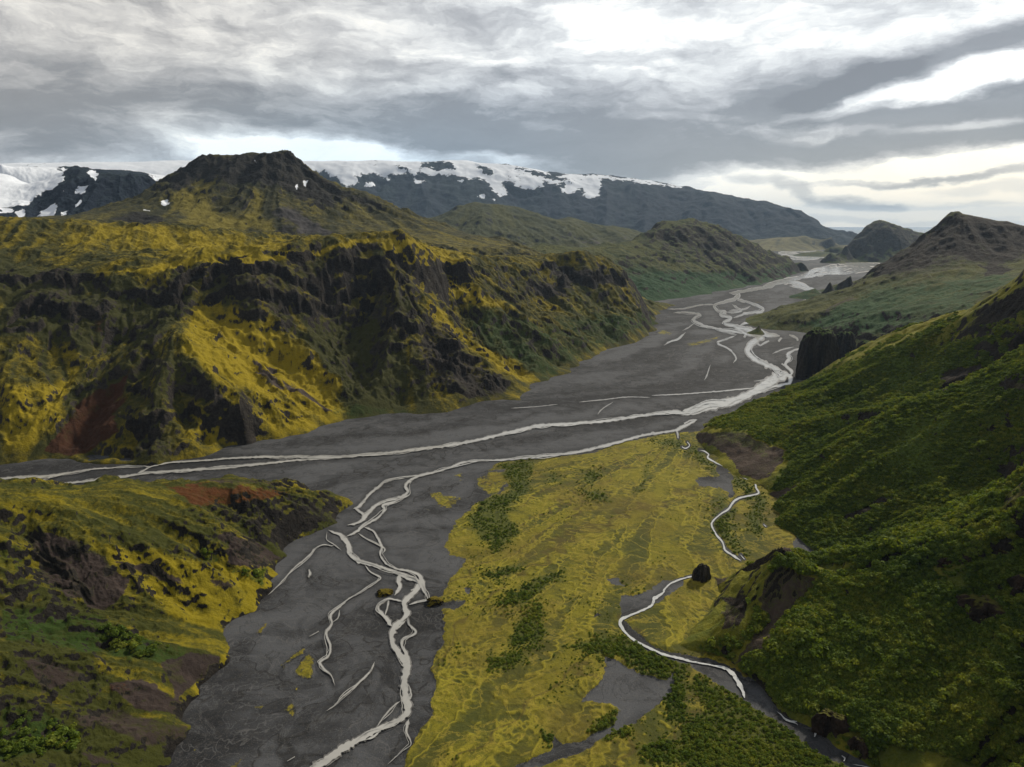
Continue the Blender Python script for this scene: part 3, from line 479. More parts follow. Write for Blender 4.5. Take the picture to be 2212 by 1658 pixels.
A.build('mossy_cliffs', 1750, 900, left_mat, warp=.06, spur=.075, spw=.42, rock0=.20, gull=.034, rough=.045, terr=.65, terr_h=.15, tbase=.08, bright=.37, seed=101, gw=.17, slope_rock=(1.2,1.85), masks=[
 ('rock',-.5,4,[(250,592),(320,570),(433,557),(567,551),(684,541),(737,529),(837,518),(837,524),(737,538),(684,550),(567,561),(433,569),(340,582)]),('bright',.55,5,[(250,592),(320,570),(433,557),(567,551),(684,541),(737,529),(837,518),(837,524),(737,538),(684,550),(567,561),(433,569),(340,582)]),
 ('cliff',.75,16,[(430,560),(560,556),(680,548),(800,560),(900,590),(960,575),(1010,570),(1010,600),(930,610),(880,640),(900,700),(860,760),(820,700),(760,680),(640,705),(560,690),(460,670),(440,640),(330,660),(300,630)]),
 ('cliff',.5,16,[(-300,570),(0,580),(120,575),(200,600),(260,660),(200,700),(60,720),(-300,740)]),('cliff',.9,8,[(1190,575),(1360,580),(1350,615),(1200,618)]),
 ('cliff',.6,12,[(915,690),(960,700),(1010,760),(1110,830),(1100,862),(1000,860),(930,830)]),('cliff',.5,12,[(285,830),(330,860),(400,930),(410,985),(300,995),(270,900)]),
 # cliff bands and crags
 ('rock',.22,16,[(0,575),(120,575),(200,600),(260,660),(200,690),(60,700),(0,700)]),
 ('rock',.24,14,[(430,570),(560,560),(680,552),(800,560),(960,575),(1020,570),(1010,600),(930,600),(880,640),(900,700),(860,760),(820,700),(760,680),(640,705),(560,690),(460,670),(440,640),(330,660),(300,630)]),
 ('rock',.35,10,[(915,690),(960,700),(1010,760),(1040,800),(1110,830),(1100,862),(1000,860),(930,830),(900,760)]),
 ('rock',.55,8,[(1190,580),(1354,590),(1350,612),(1230,618),(1195,600)]),('rock',.5,10,[(1130,600),(1210,610),(1230,650),(1160,640)]),
 ('rock',.45,10,[(737,530),(837,523),(850,540),(740,560)]),
 ('rock',.25,14,[(285,830),(330,860),(350,900),(410,985),(300,995),(270,900)]),('rock',.45,8,[(360,830),(470,840),(520,880),(470,870),(400,860)]),
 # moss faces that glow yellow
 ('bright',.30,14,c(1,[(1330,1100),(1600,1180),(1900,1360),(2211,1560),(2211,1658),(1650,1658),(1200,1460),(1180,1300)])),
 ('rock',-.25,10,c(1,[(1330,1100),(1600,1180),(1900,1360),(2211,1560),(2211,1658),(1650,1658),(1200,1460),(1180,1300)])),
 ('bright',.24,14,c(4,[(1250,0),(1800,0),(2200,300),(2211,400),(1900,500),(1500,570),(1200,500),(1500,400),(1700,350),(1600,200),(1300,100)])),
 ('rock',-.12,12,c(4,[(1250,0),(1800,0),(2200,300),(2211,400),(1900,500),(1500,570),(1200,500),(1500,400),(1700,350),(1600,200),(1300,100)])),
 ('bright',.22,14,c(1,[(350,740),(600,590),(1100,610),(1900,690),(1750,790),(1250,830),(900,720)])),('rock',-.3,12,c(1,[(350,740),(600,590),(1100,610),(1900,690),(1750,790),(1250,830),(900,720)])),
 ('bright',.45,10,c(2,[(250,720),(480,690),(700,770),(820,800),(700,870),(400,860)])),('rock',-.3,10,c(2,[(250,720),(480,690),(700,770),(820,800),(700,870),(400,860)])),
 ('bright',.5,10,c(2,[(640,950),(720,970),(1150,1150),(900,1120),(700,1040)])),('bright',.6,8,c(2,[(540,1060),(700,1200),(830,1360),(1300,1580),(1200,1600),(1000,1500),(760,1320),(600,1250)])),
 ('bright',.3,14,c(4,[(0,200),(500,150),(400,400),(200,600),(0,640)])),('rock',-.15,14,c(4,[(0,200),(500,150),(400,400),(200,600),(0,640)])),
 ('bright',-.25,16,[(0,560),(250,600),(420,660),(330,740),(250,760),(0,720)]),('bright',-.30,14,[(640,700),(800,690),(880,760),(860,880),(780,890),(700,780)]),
 ('green',.42,18,[(1000,650),(1200,700),(1400,680),(1440,700),(1300,760),(1181,820),(1080,780),(1000,720)]),('green',.30,16,[(1200,620),(1400,620),(1475,655),(1400,690),(1200,700)]),
 ('green',.35,10,[(690,890),(740,860),(900,890),(880,900),(740,915)]),
 # red-brown scree fan and bare strips
 ('rust',.75,8,c(4,[(860,60),(760,180),(560,290),(380,460),(270,640),(560,660),(760,500),(720,380),(820,260)])),('rock',-.7,8,c(4,[(860,60),(760,180),(560,290),(380,460),(270,640),(560,660),(760,500),(720,380),(820,260)])),
 ('scree',.5,8,c(1,[(1600,1430),(1750,1530),(1900,1658),(1830,1658),(1680,1560)])),('scree',.5,6,c(4,[(1850,130),(2000,230),(2130,340),(2080,350),(1920,240)])),
 ('rust',.5,5,c(1,[(630,1160),(720,1220),(700,1350),(650,1300)])),
 ('scree',.42,12,c(4,[(980,0),(1100,60),(900,120),(700,200),(860,60)]))])
# near left hill
L = Hill((-1800, 860), (.85, 3.0), [
 ('B', [(762,1098),(744,1132),(707,1149),(644,1169),(624,1203),(617,1236),(587,1269),(567,1289),(557,1318),(570,1370),(480,1438),(460,1465),(440,1505),(430,1571),(400,1605),(367,1651),(330,1720),(290,1800),(250,1900)]),
 ('C', [(-400,1060,2.37),(-150,1050,2.37),(0,1046,2.37),(22,1040,2.37),(32,1036,2.37),(60,1052,2.37),(143,1058,2.37),(187,1047,2.37),(240,1040,2.37),(293,1034,2.37),(320,1044,2.37),(367,1042,2.37),(450,1036,2.36),(534,1034,2.36),(580,1037,2.36),(634,1051,2.37),(694,1065,2.38),(737,1076,2.39),(757,1085,2.41)]),
 ('S', [(30,1100,.40),(80,1110,.41),(136,1148,.42),(200,1185,.42),(245,1215,.42),(330,1260,.42),(420,1285,.40),(500,1300,.36)]),
 ('S', [(60,1175,.36),(100,1235,.33),(150,1290,.30),(190,1335,.29)]), ('S', [(20,1150,.42),(70,1220,.41),(120,1300,.38)]),
 ('S', [(0,1315,.42),(100,1330,.42),(200,1345,.42),(300,1375,.42),(400,1400,.40),(480,1415,.3)]),
 ('S', [(250,1300,.32),(330,1340,.30)]), ('S', [(350,1430,.36),(380,1480,.34)]),
 ('S', [(0,1430,.50),(100,1450,.48),(200,1480,.46),(280,1500,.44)]), ('S', [(230,1540,.38),(330,1540,.36)]),
 ('S', [(0,1640,.55),(120,1600,.52),(220,1590,.50),(330,1620,.4)]), ('S', [(0,1200,.42),(-200,1250,.45),(-200,1500,.5),(-300,1700,.55)]), ('S', [(0,1800,.55),(150,1760,.5),(200,1740,.45)]),
 ('W', [(-1000,1.1,.27),(-1000,1.6,.38),(-1000,2.35,.34),(-1000,2.9,.05),(-1750,1.1,.35),(-1750,1.8,.45),(-1750,2.5,.36),(-1750,2.95,.1),(-800,.87,.2)]), ('W', [(500,2.9,-.1),(300,2.95,-.1),(100,2.9,-.1),(-150,2.95,-.1),(-380,2.9,-.1),(650,2.7,-.12),(760,2.5,-.12),(820,2.2,-.12)])], skirt=.04)
L.build('near_left_hill', 1200, 800, near_mat, warp=.03, spur=.035, spw=.22, gull=.022, rough=.018, terr=.25, terr_h=.05, bright=.34, rock0=.12, seed=111, gw=.075, slope_rock=(.9,1.35), bush=.5, masks=[
 ('scree',.62,8,c(4,[(180,1140),(300,1130),(480,1200),(640,1290),(760,1400),(820,1460),(780,1550),(660,1658),(560,1658),(560,1560),(440,1580),(400,1500),(300,1400),(240,1250)])),
 ('scree',.62,8,c(7,[(180,140),(480,200),(760,400),(820,470),(780,560),(660,660),(560,620),(560,560),(440,560),(400,500),(300,400),(240,250)])),
 ('rock',.45,7,c(4,[(440,1160),(600,1240),(760,1370),(1000,1460),(960,1480),(740,1400),(560,1270)])),
 ('rock',.3,8,c(4,[(180,1140),(300,1300),(400,1500),(340,1460),(220,1300)])),
 ('scree',.55,7,c(4,[(740,1340),(1000,1370),(1200,1480),(1100,1500),(880,1420)])),('scree',.5,7,c(4,[(1340,1440),(1460,1440),(1560,1520),(1400,1500)])),
 ('scree',.6,6,c(4,[(1400,1160),(1480,1130),(1820,1300),(1700,1370),(1500,1350),(1480,1230)])),
 ('rust',.62,8,c(4,[(1030,840),(1400,850),(1800,870),(1960,880),(1700,960),(1500,980),(1220,1000),(1120,900)])),
 ('scree',.4,8,c(4,[(1000,830),(1500,800),(1740,800),(1950,860),(1400,850)])),
 ('rock',.35,10,c(4,[(1340,960),(1700,960),(1900,900),(2211,930),(2211,1090),(2100,1130),(1800,1150),(1500,1100)])),
 ('rust',.4,8,c(7,[(660,1120),(800,1090),(900,1200),(860,1270),(720,1200)])),('scree',.6,8,c(7,[(660,1120),(900,1060),(1230,1230),(1230,1330),(1050,1290),(860,1270)])),
 ('scree',.62,8,c(7,[(1000,960),(1200,900),(1400,930),(1400,1020),(1250,1120),(1150,1190),(1080,1080)])),('rock',.3,8,c(7,[(1000,960),(1150,950),(1200,1100),(1080,1080)])),
 ('scree',.45,10,c(7,[(470,1320),(700,1260),(1200,1380),(1200,1480),(1000,1530),(700,1420),(500,1400)])),('scree',.5,10,c(7,[(110,960),(300,960),(640,1100),(400,1130),(250,1200),(180,1080)])),
 ('scree',.5,8,c(7,[(500,1560),(850,1640),(600,1658)])),('rock',.5,8,c(7,[(1040,1500),(1200,1500),(1130,1600),(1060,1580)])),
 ('green',.45,12,c(7,[(0,600),(600,680),(1000,850),(1250,870),(1100,980),(800,960),(400,900),(0,860)])),('green',.45,12,c(7,[(0,1250),(300,1300),(560,1450),(500,1560),(0,1658)])),
 ('green',.4,10,c(4,[(1280,1220),(1420,1260),(1440,1360),(1320,1330)])),('green',.4,8,c(4,[(1450,1350),(1750,1370),(1750,1500),(1500,1400)])),('green',.3,8,c(4,[(0,1100),(160,1180),(200,1400),(0,1400)])),
 ('bright',.3,14,c(7,[(700,230),(1000,290),(1400,350),(1800,360),(1830,440),(1720,560),(1640,760),(1200,760),(900,480),(700,330)])),
 ('bright',.45,8,c(7,[(1860,360),(1740,560),(1640,760),(1700,840),(1440,980),(1330,1180),(1260,1420),(1230,1300),(1260,1120),(1420,940),(1600,820),(1560,640),(1700,440)])),
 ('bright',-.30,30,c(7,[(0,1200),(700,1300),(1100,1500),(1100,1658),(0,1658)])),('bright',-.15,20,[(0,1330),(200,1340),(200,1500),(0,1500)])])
# right birch slope
S = Hill((1280, 4300), (.7, 5.2), [
 ('B', [(1690,834),(1641,852),(1608,866),(1568,881),(1541,889),(1505,909),(1483,930),(1500,955),(1518,974),(1541,1000),(1585,1024),(1628,1044),(1650,1070),(1661,1095),(1655,1129),(1680,1150),(1728,1182),(1760,1200)]),
 ('B', [(1628,1192),(1600,1205),(1555,1212),(1508,1222),(1500,1250),(1455,1285),(1428,1340),(1425,1375),(1445,1400),(1475,1412),(1531,1428),(1575,1443),(1608,1467),(1655,1508),(1681,1532),(1725,1552),(1762,1575),(1808,1622),(1875,1660),(1960,1730)]),
 ('Z', [(2350,510,.95),(2212,588,.80),(2192,608,.76),(2175,625,.73),(2142,648,.67),(2108,668,.61),(2058,685,.54),(2008,705,.46),(1958,721,.38),(1908,748,.28),(1875,768,.21),(1808,795,.12),(1758,817,.055),(1715,826,.015)]),
 ('S', [(2212,795,.46),(2108,828,.41),(2000,858,.36),(1900,884,.31),(1800,904,.26)]),
 ('S', [(2400,770,.72),(2300,795,.71),(2212,819,.70),(2160,832,.68),(2108,846,.66),(2040,862,.64),(1975,879,.62),(1920,890,.58),(1875,899,.55),(1808,912,.5),(1741,926,.42),(1680,960,.3),(1700,1000,.3)]),
 ('Z', [(1520,915,.022),(1550,903,.038),(1600,885,.050),(1650,868,.055),(1690,850,.055)]), ('Z', [(1510,938,.022),(1560,935,.06),(1640,950,.085)]), ('S', [(1590,990,.22)]),
 ('S', [(2212,950,.60),(2050,1000,.54),(1900,1040,.48),(1780,1090,.42),(1710,1115,.35)]), ('S', [(2212,1075,.46),(2050,1120,.40),(1900,1165,.32),(1800,1195,.25)]),
 ('S', [(2450,1090,.70),(2330,1115,.68),(2212,1138,.64),(2130,1160,.61),(2058,1178,.58),(1980,1195,.54),(1908,1211,.50),(1855,1228,.46),(1808,1240,.42),(1770,1228,.5),(1741,1217,.6),(1681,1205,.7),(1635,1198,.6),(1590,1225,.5),(1530,1240,.4)]),
 ('S', [(1690,1300,.55),(1640,1400,.5)]), ('S', [(1560,1310,.5),(1520,1370,.45)]), ('S', [(1850,1330,.48),(1780,1450,.46)]),
 ('S', [(2212,1300,.52),(2050,1330,.5),(1950,1400,.5),(1850,1500,.5),(1800,1560,.5)]), ('S', [(2212,1450,.52),(2100,1550,.5),(1980,1620,.5)]), ('S', [(2212,1600,.52),(2150,1700,.5),(2400,1600,.6),(2400,1300,.6)]),
 ('W', [(3300,.8,.25),(3300,1.3,.7),(3300,2.2,1.3),(3300,3.5,1.2),(3300,4.8,.6),(4200,.8,.4),(4200,1.4,.9),(4200,2.4,1.4),(4200,4,1.2)]), ('W', [(1300,.75,-.2),(1300,1.0,-.2),(1300,1.4,-.2),(1300,1.8,-.2),(1300,2.4,-.2),(1300,3.2,-.2),(1300,4.2,-.2),(1500,.75,-.2),(1550,.9,-.15),(1700,.75,-.15),(1900,.75,-.1),(1500,4.6,-.15),(2700,.75,.12),(2700,1.1,.4),(2700,1.6,.8),(2650,2.2,1.1),(2600,3,1.3),(2500,3.6,1.1),(2400,3.9,.62),(2270,4.3,.35),(2150,4.7,.12),(2500,4.5,.5),(2212,4.7,.2),(2000,4.95,.05),(1900,4.95,-.05),(1800,4.95,-.15)])], skirt=.04, dens=.05)
S.build('birch_slope', 1250, 900, right_mat, warp=.03, gull=.034, rough=.012, terr=.15, terr_h=.05, bright=.55, seed=121, gw=.17, slope_rock=(1.3,1.9), bush=0, masks=[
 ('green',.55,20,[(1500,900),(1700,840),(1900,760),(2250,620),(2250,1700),(1600,1500),(1680,1200),(1660,1050),(1700,980)]),
 ('scree',.70,7,c(6,[(30,480),(200,500),(420,500),(560,590),(660,620),(640,700),(520,790),(430,780),(260,640),(100,560)])),
 ('green',-.6,8,c(6,[(30,480),(200,500),(420,500),(560,590),(660,620),(640,700),(520,790),(430,780),(260,640),(100,560)])),
 ('rock',.3,8,c(6,[(200,510),(420,510),(600,610),(520,660),(300,560)])),
 ('rust',.45,6,c(6,[(380,720),(480,740),(560,860),(500,860)])),
 ('scree',.7,5,c(6,[(560,860),(740,810),(660,900),(560,950)])),('green',-.4,5,c(6,[(560,860),(740,810),(660,900),(560,950)])),
 ('scree',.75,7,c(9,[(420,110),(500,100),(620,160),(760,270),(680,300),(500,270),(420,330),(200,500),(80,480),(180,400),(300,360),(400,300)])),
 ('green',-.7,8,c(9,[(420,110),(500,100),(620,160),(760,270),(680,300),(500,270),(420,330),(200,500),(0,560),(0,480),(180,400),(300,360),(400,300)])),
 ('scree',.62,9,c(9,[(640,350),(880,430),(840,520),(640,750),(560,900),(340,1000),(480,820),(560,700),(500,560),(560,430)])),
 ('green',-.6,12,c(9,[(640,350),(900,430),(840,520),(640,750),(560,900),(340,1000),(480,820),(560,700),(500,560),(560,430)])),
 ('scree',.6,5,c(9,[(270,620),(400,600),(330,740),(260,760)])),('rock',.4,6,c(9,[(250,560),(420,560),(400,700),(320,780),(360,640)])),('scree',.5,6,c(9,[(0,540),(200,510),(100,600),(0,660)])),
 ('green',-.5,14,[(1475,1260),(1600,1230),(1640,1260),(1560,1340),(1480,1400),(1420,1380)]),('bright',.3,10,[(1420,1380),(1450,1290),(1500,1300),(1470,1400)]),
 ('green',-.45,16,c(9,[(860,330),(1300,330),(1000,420),(880,420)])),('scree',.3,8,c(9,[(940,330),(1060,340),(980,380)])),
 ('rock',.5,12,c(3,[(1950,1120),(2211,940),(2211,1130),(2080,1200),(1900,1300),(1740,1330),(1900,1180)])),('green',-.4,16,c(3,[(1900,1120),(2211,940),(2211,1250),(1900,1330),(1500,1400),(1650,1280)])),
 ('rock',.55,8,c(6,[(1660,120),(1760,60),(2000,70),(1900,130),(1700,240)])),('green',-.4,12,c(6,[(1660,120),(1760,60),(2000,70),(1900,130),(1700,240)])),
 ('scree',.5,8,c(6,[(2030,200),(2211,140),(2211,230)])),('scree',.35,12,c(6,[(2040,900),(2211,800),(2211,1030),(2000,1100)])),('green',-.4,12,c(6,[(2040,900),(2211,800),(2211,1030),(2000,1100)])),
 ('rock',.6,5,c(6,[(1020,1080),(1180,1000),(1450,900),(1300,990),(1150,1060)])),('green',-.35,16,c(6,[(1700,1180),(2000,1100),(1900,1200),(1700,1260)])),
 ('green',-.35,24,c(9,[(1400,300),(2211,200),(2211,560),(1700,560),(1450,450)])),('rock',.2,20,c(9,[(1600,300),(2211,250),(2211,480),(1700,500)])),
 ('bright',-.2,30,[(1650,1350),(2250,1200),(2250,1700),(1700,1600)]),('green',-.08,16,c(9,[(1400,1450),(1700,1450),(1650,1600),(1400,1560)]))])
# ------------------------------------------------------------------ valley floor
MOSS = c(5,[(1040,690),(1200,676),(1400,660),(1600,634),(1750,594),(1900,552),(2050,520),(2160,500)])+c(6,[(-20,500),(60,500)])+[(1520,930),(1700,1000),(1720,1180),(1700,1400),(1600,1475)]+c(9,[(400,1225),(620,1340),(800,1510),(1050,1660),(1500,1900)])+c(8,[(2400,2100),(200,2100),(430,1660),(480,1530),(530,1430),(600,1300),(612,1220),(608,1100),(570,1020),(620,900),(652,850),(662,760),(650,680),(640,650),(720,655),(840,600),(800,585),(660,600)])+c(5,[(560,1600),(640,1570),(700,1490),(760,1400),(800,1325),(690,1282),(665,1255),(700,1180),(740,1090),(820,1010),(940,930),(1070,840),(1020,790),(1080,740),(960,745),(1000,720)])
MOSS2 = [c(5,[(870,780),(960,755),(1040,760),(1070,820),(960,910),(930,890),(865,835)]), c(5,[(725,770),(770,750),(785,790),(760,805)]), c(5,[(560,890),(640,880),(780,920),(700,990),(600,940)]), c(5,[(520,960),(575,990),(560,1010)]),
 c(7,[(1800,1000),(1960,880),(1970,920),(1850,1000),(1830,1040)]), c(7,[(1940,970),(1990,930),(2030,970),(2010,1090),(1960,1100),(1900,1050)]), c(7,[(1880,1140),(1920,1150),(1890,1180)]), c(7,[(1620,1270),(1690,1250),(1680,1300)]), c(7,[(1830,1290),(1880,1240),(1910,1270),(1880,1330)]), c(7,[(1440,1658),(1550,1590),(1520,1658),(1460,1700)]), c(7,[(1230,1540),(1260,1540),(1250,1560)]),
 c(3,[(0,1370),(100,1350),(250,1310),(200,1350),(60,1390)]), c(3,[(720,1060),(800,1050),(860,1070),(780,1085)]), c(3,[(450,1090),(540,1095),(500,1105)]), c(2,[(2080,1270),(2160,1300),(2120,1310),(2050,1300)]), c(7,[(1680,760),(1720,740),(1700,820),(1650,800)])]
GREY = [c(8,[(1570,1225),(1690,1110),(1725,1060),(1720,950),(1800,985),(1900,1050),(2080,1100),(2135,1050),(2130,1180),(2000,1290),(1850,1400),(1650,1510),(1450,1590),(1250,1668),(1090,1668),(1350,1550),(1375,1440),(1410,1510),(1600,1480),(1780,1390),(1800,1300),(1720,1250)]),
 c(8,[(1800,560),(1990,510),(2080,450),(2211,430),(2211,470),(2090,540),(2020,600),(1900,680),(1830,700),(1780,640)]), c(8,[(1820,700),(1860,740),(1960,840),(2060,900),(2211,930),(2211,1000),(2060,950),(1900,860),(1800,760)]), c(9,[(0,920),(160,960),(300,1010),(420,1110),(620,1280),(800,1390),(1000,1560),(1250,1660),(1080,1660),(800,1520),(600,1350),(380,1220),(220,1110),(100,1050),(0,985)]),
 c(6,[(220,690),(330,770),(330,900),(300,930),(250,860),(90,840),(80,800),(230,790)]), c(5,[(1680,430),(1680,430),(1690,431)]), c(8,[(1640,660),(1660,680),(1640,700)]), c(8,[(810,510),(850,520),(840,560),(800,550)]), c(8,[(1720,430),(1800,420),(1830,500),(1760,470)])]
GRNS = [c(5,[(1040,700),(1240,690),(1200,800),(1150,900),(1090,1000),(1120,1150),(1000,1280),(900,1200),(830,1100),(900,950),(1060,880)]), c(5,[(1300,760),(1420,820),(1330,820)]), c(5,[(1560,760),(1680,760),(1660,850),(1560,830)]), c(5,[(1590,890),(1720,900),(1680,970),(1580,960)]),
 c(8,[(940,420),(1150,360),(1180,400),(1000,470)]), c(8,[(1020,640),(1050,560),(1200,480),(1440,410),(1430,470),(1250,560),(1200,600),(1080,680)]), c(8,[(1140,720),(1200,620),(1280,600),(1300,700),(1360,800),(1320,870),(1180,890),(1100,850)]), c(8,[(980,1040),(1010,940),(1150,900),(1180,950),(1100,1020)]), c(5,[(1880,880),(2000,700),(1980,800)]),
 c(8,[(1500,880),(1700,780),(1900,880),(2211,980),(2211,1150),(2000,1090),(1800,960),(1600,920)]), c(8,[(2060,1180),(2211,1060),(2211,1380),(2120,1350)]), c(6,[(0,560),(130,620),(220,720),(420,810),(540,950),(500,1150),(400,1100),(450,950),(300,800),(100,700)]),
 c(9,[(60,1090),(200,1100),(620,1340),(800,1510),(1100,1658),(0,1900),(0,1400),(160,1300)]), c(8,[(1280,1400),(1380,1440),(1330,1520)]), c(8,[(1780,1280),(1860,1480),(1700,1500),(1640,1480)]), c(8,[(1900,1560),(2100,1500),(2211,1560),(2211,1658),(1950,1658)]), c(5,[(2000,540),(2211,520),(2211,600),(2080,590)]), c(6,[(200,950),(330,1000),(330,1250),(420,1300),(300,1280),(200,1100)])]
SHINE = c(3,[(600,770),(900,740),(1000,800),(1280,850),(1270,900),(800,960),(560,1000),(760,900),(800,860)])
def gm_mat():
    mt = bpy.data.materials.new('river_plain'); mt.use_nodes = True; q = NT(mt.node_tree)
    P = q.n('ShaderNodeTexCoord').outputs['Object']
    a1 = q.n('ShaderNodeAttribute', attribute_name='cover'); s1 = q.n('ShaderNodeSeparateColor', {0: a1.outputs['Color']})
    moss, grn, dmp = s1.outputs[0], s1.outputs[1], s1.outputs[2]
    a2 = q.n('ShaderNodeAttribute', attribute_name='streak'); s2 = q.n('ShaderNodeSeparateColor', {0: a2.outputs['Color']}); lic, licb = s2.outputs[0], s2.outputs[1]
    la = q.m('ABSOLUTE', q.m('SUBTRACT', lic, .5)); lb = q.m('ABSOLUTE', q.m('SUBTRACT', licb, .5))
    nb = q.noise(P, .006, 5, .6); nm = q.noise(P, .03, 7, .62, .8); nf = q.noise(P, .22, 5, .65); nf2 = q.noise(P, .9, 3, .7)
    flow = q.noise(q.n('ShaderNodeMapping', {'Vector': P, 'Rotation': (0,0,R(-14)), 'Scale': (.0028,.03,1)}).outputs[0], 1.0, 7, .65, 1.2)
    vein = q.m('ABSOLUTE', q.m('SUBTRACT', q.noise(P, .016, 6, .6, 1.6), .5)); vein2 = q.m('ABSOLUTE', q.m('SUBTRACT', q.noise(P, .03, 5, .6, 1.0), .5))
    gr = q.mix(q.ss(q.m('ADD', q.m('MULTIPLY', nm, .4), q.m('ADD', q.m('MULTIPLY', flow, .2), q.m('MULTIPLY', licb, .4))), .34, .66), (.015,.016,.018), (.080,.084,.091))
    gr = q.mix(q.m('MULTIPLY', q.ss(la, .03, .0), q.ss(nb, .46, .60, 0, .6)), gr, (.115,.115,.117)); gr = q.mix(q.m('MULTIPLY', q.ss(lb, .022, .0), .8), gr, (.012,.012,.012))
    gr = q.mix(q.m('MULTIPLY', q.ss(vein2, .02, .0), .35), gr, (.12,.12,.12)); gr = q.mix(q.m('MULTIPLY', q.ss(vein, .016, .0), .5), gr, (.018,.018,.018))
    gr = q.mix(q.m('MULTIPLY', q.ss(nf, .42, .7), .22), gr, (.080,.074,.062)); gr = q.mix(q.m('MULTIPLY', q.ss(nf2, .58, .70), .65), gr, (.17,.165,.16)); gr = q.mix(q.m('MULTIPLY', q.ss(nf2, .44, .32), .6), gr, (.010,.010,.010))
    gr = q.mix(q.m('MULTIPLY', q.m('MULTIPLY', dmp, q.ss(nm, .35, .6)), .55), gr, (.013,.013,.013))
    ms = q.mix(q.ss(q.m('ADD', q.m('MULTIPLY', nm, .45), q.m('ADD', q.m('MULTIPLY', nf, .3), q.m('MULTIPLY', lic, .25))), .40, .60), (.062,.068,.010), (.185,.165,.010))
    ms = q.mix(q.m('MULTIPLY', q.ss(la, .07, .0), .85), ms, (.29,.25,.020)); ms = q.mix(q.m('MULTIPLY', q.ss(lb, .05, .0), .75), ms, (.075,.058,.013)); ms = q.mix(q.m('MULTIPLY', q.ss(vein, .03, .0), .6), ms, (.30,.24,.03))
    ms = q.mix(q.m('MULTIPLY', q.ss(nf2, .54, .66), .75), ms, (.026,.030,.007)); ms = q.mix(q.m('MULTIPLY', q.ss(nb, .42, .66), .55), ms, (.115,.085,.015))
    ge = q.mix(q.ss(nf, .3, .7), (.020,.032,.006), (.085,.100,.012))
    gz = q.m('ADD', grn, q.m('MULTIPLY', q.m('SUBTRACT', q.m('ADD', q.m('MULTIPLY', nm, .6), q.m('MULTIPLY', nf, .6)), .6), 1.6))
    ms = q.mix(q.m('MULTIPLY', q.ss(gz, .38, .78), .9), ms, ge)
    mz = q.m('ADD', moss, q.m('MULTIPLY', q.m('SUBTRACT', q.m('ADD', q.m('MULTIPLY', nm, .5), q.m('MULTIPLY', nf, .5)), .5), 1.5))
    mk = q.ss(mz, .42, .58); col = q.mix(mk, gr, ms)
    hb = q.m('ADD', q.m('MULTIPLY', nm, 2.0), q.m('ADD', q.m('MULTIPLY', nf, .9), q.m('MULTIPLY', nf2, .3)))
    bmp = q.n('ShaderNodeBump', {'Height': hb, 'Strength': q.m('ADD', .35, q.m('MULTIPLY', mk, .6)), 'Distance': 1.0})
    bs = q.n('ShaderNodeBsdfPrincipled', {'Base Color': col, 'Roughness': .9, 'Normal': bmp.outputs[0]}); bs.inputs['Specular IOR Level'].default_value = .2
    q.n('ShaderNodeOutputMaterial', {0: bs.outputs[0]}); return mt
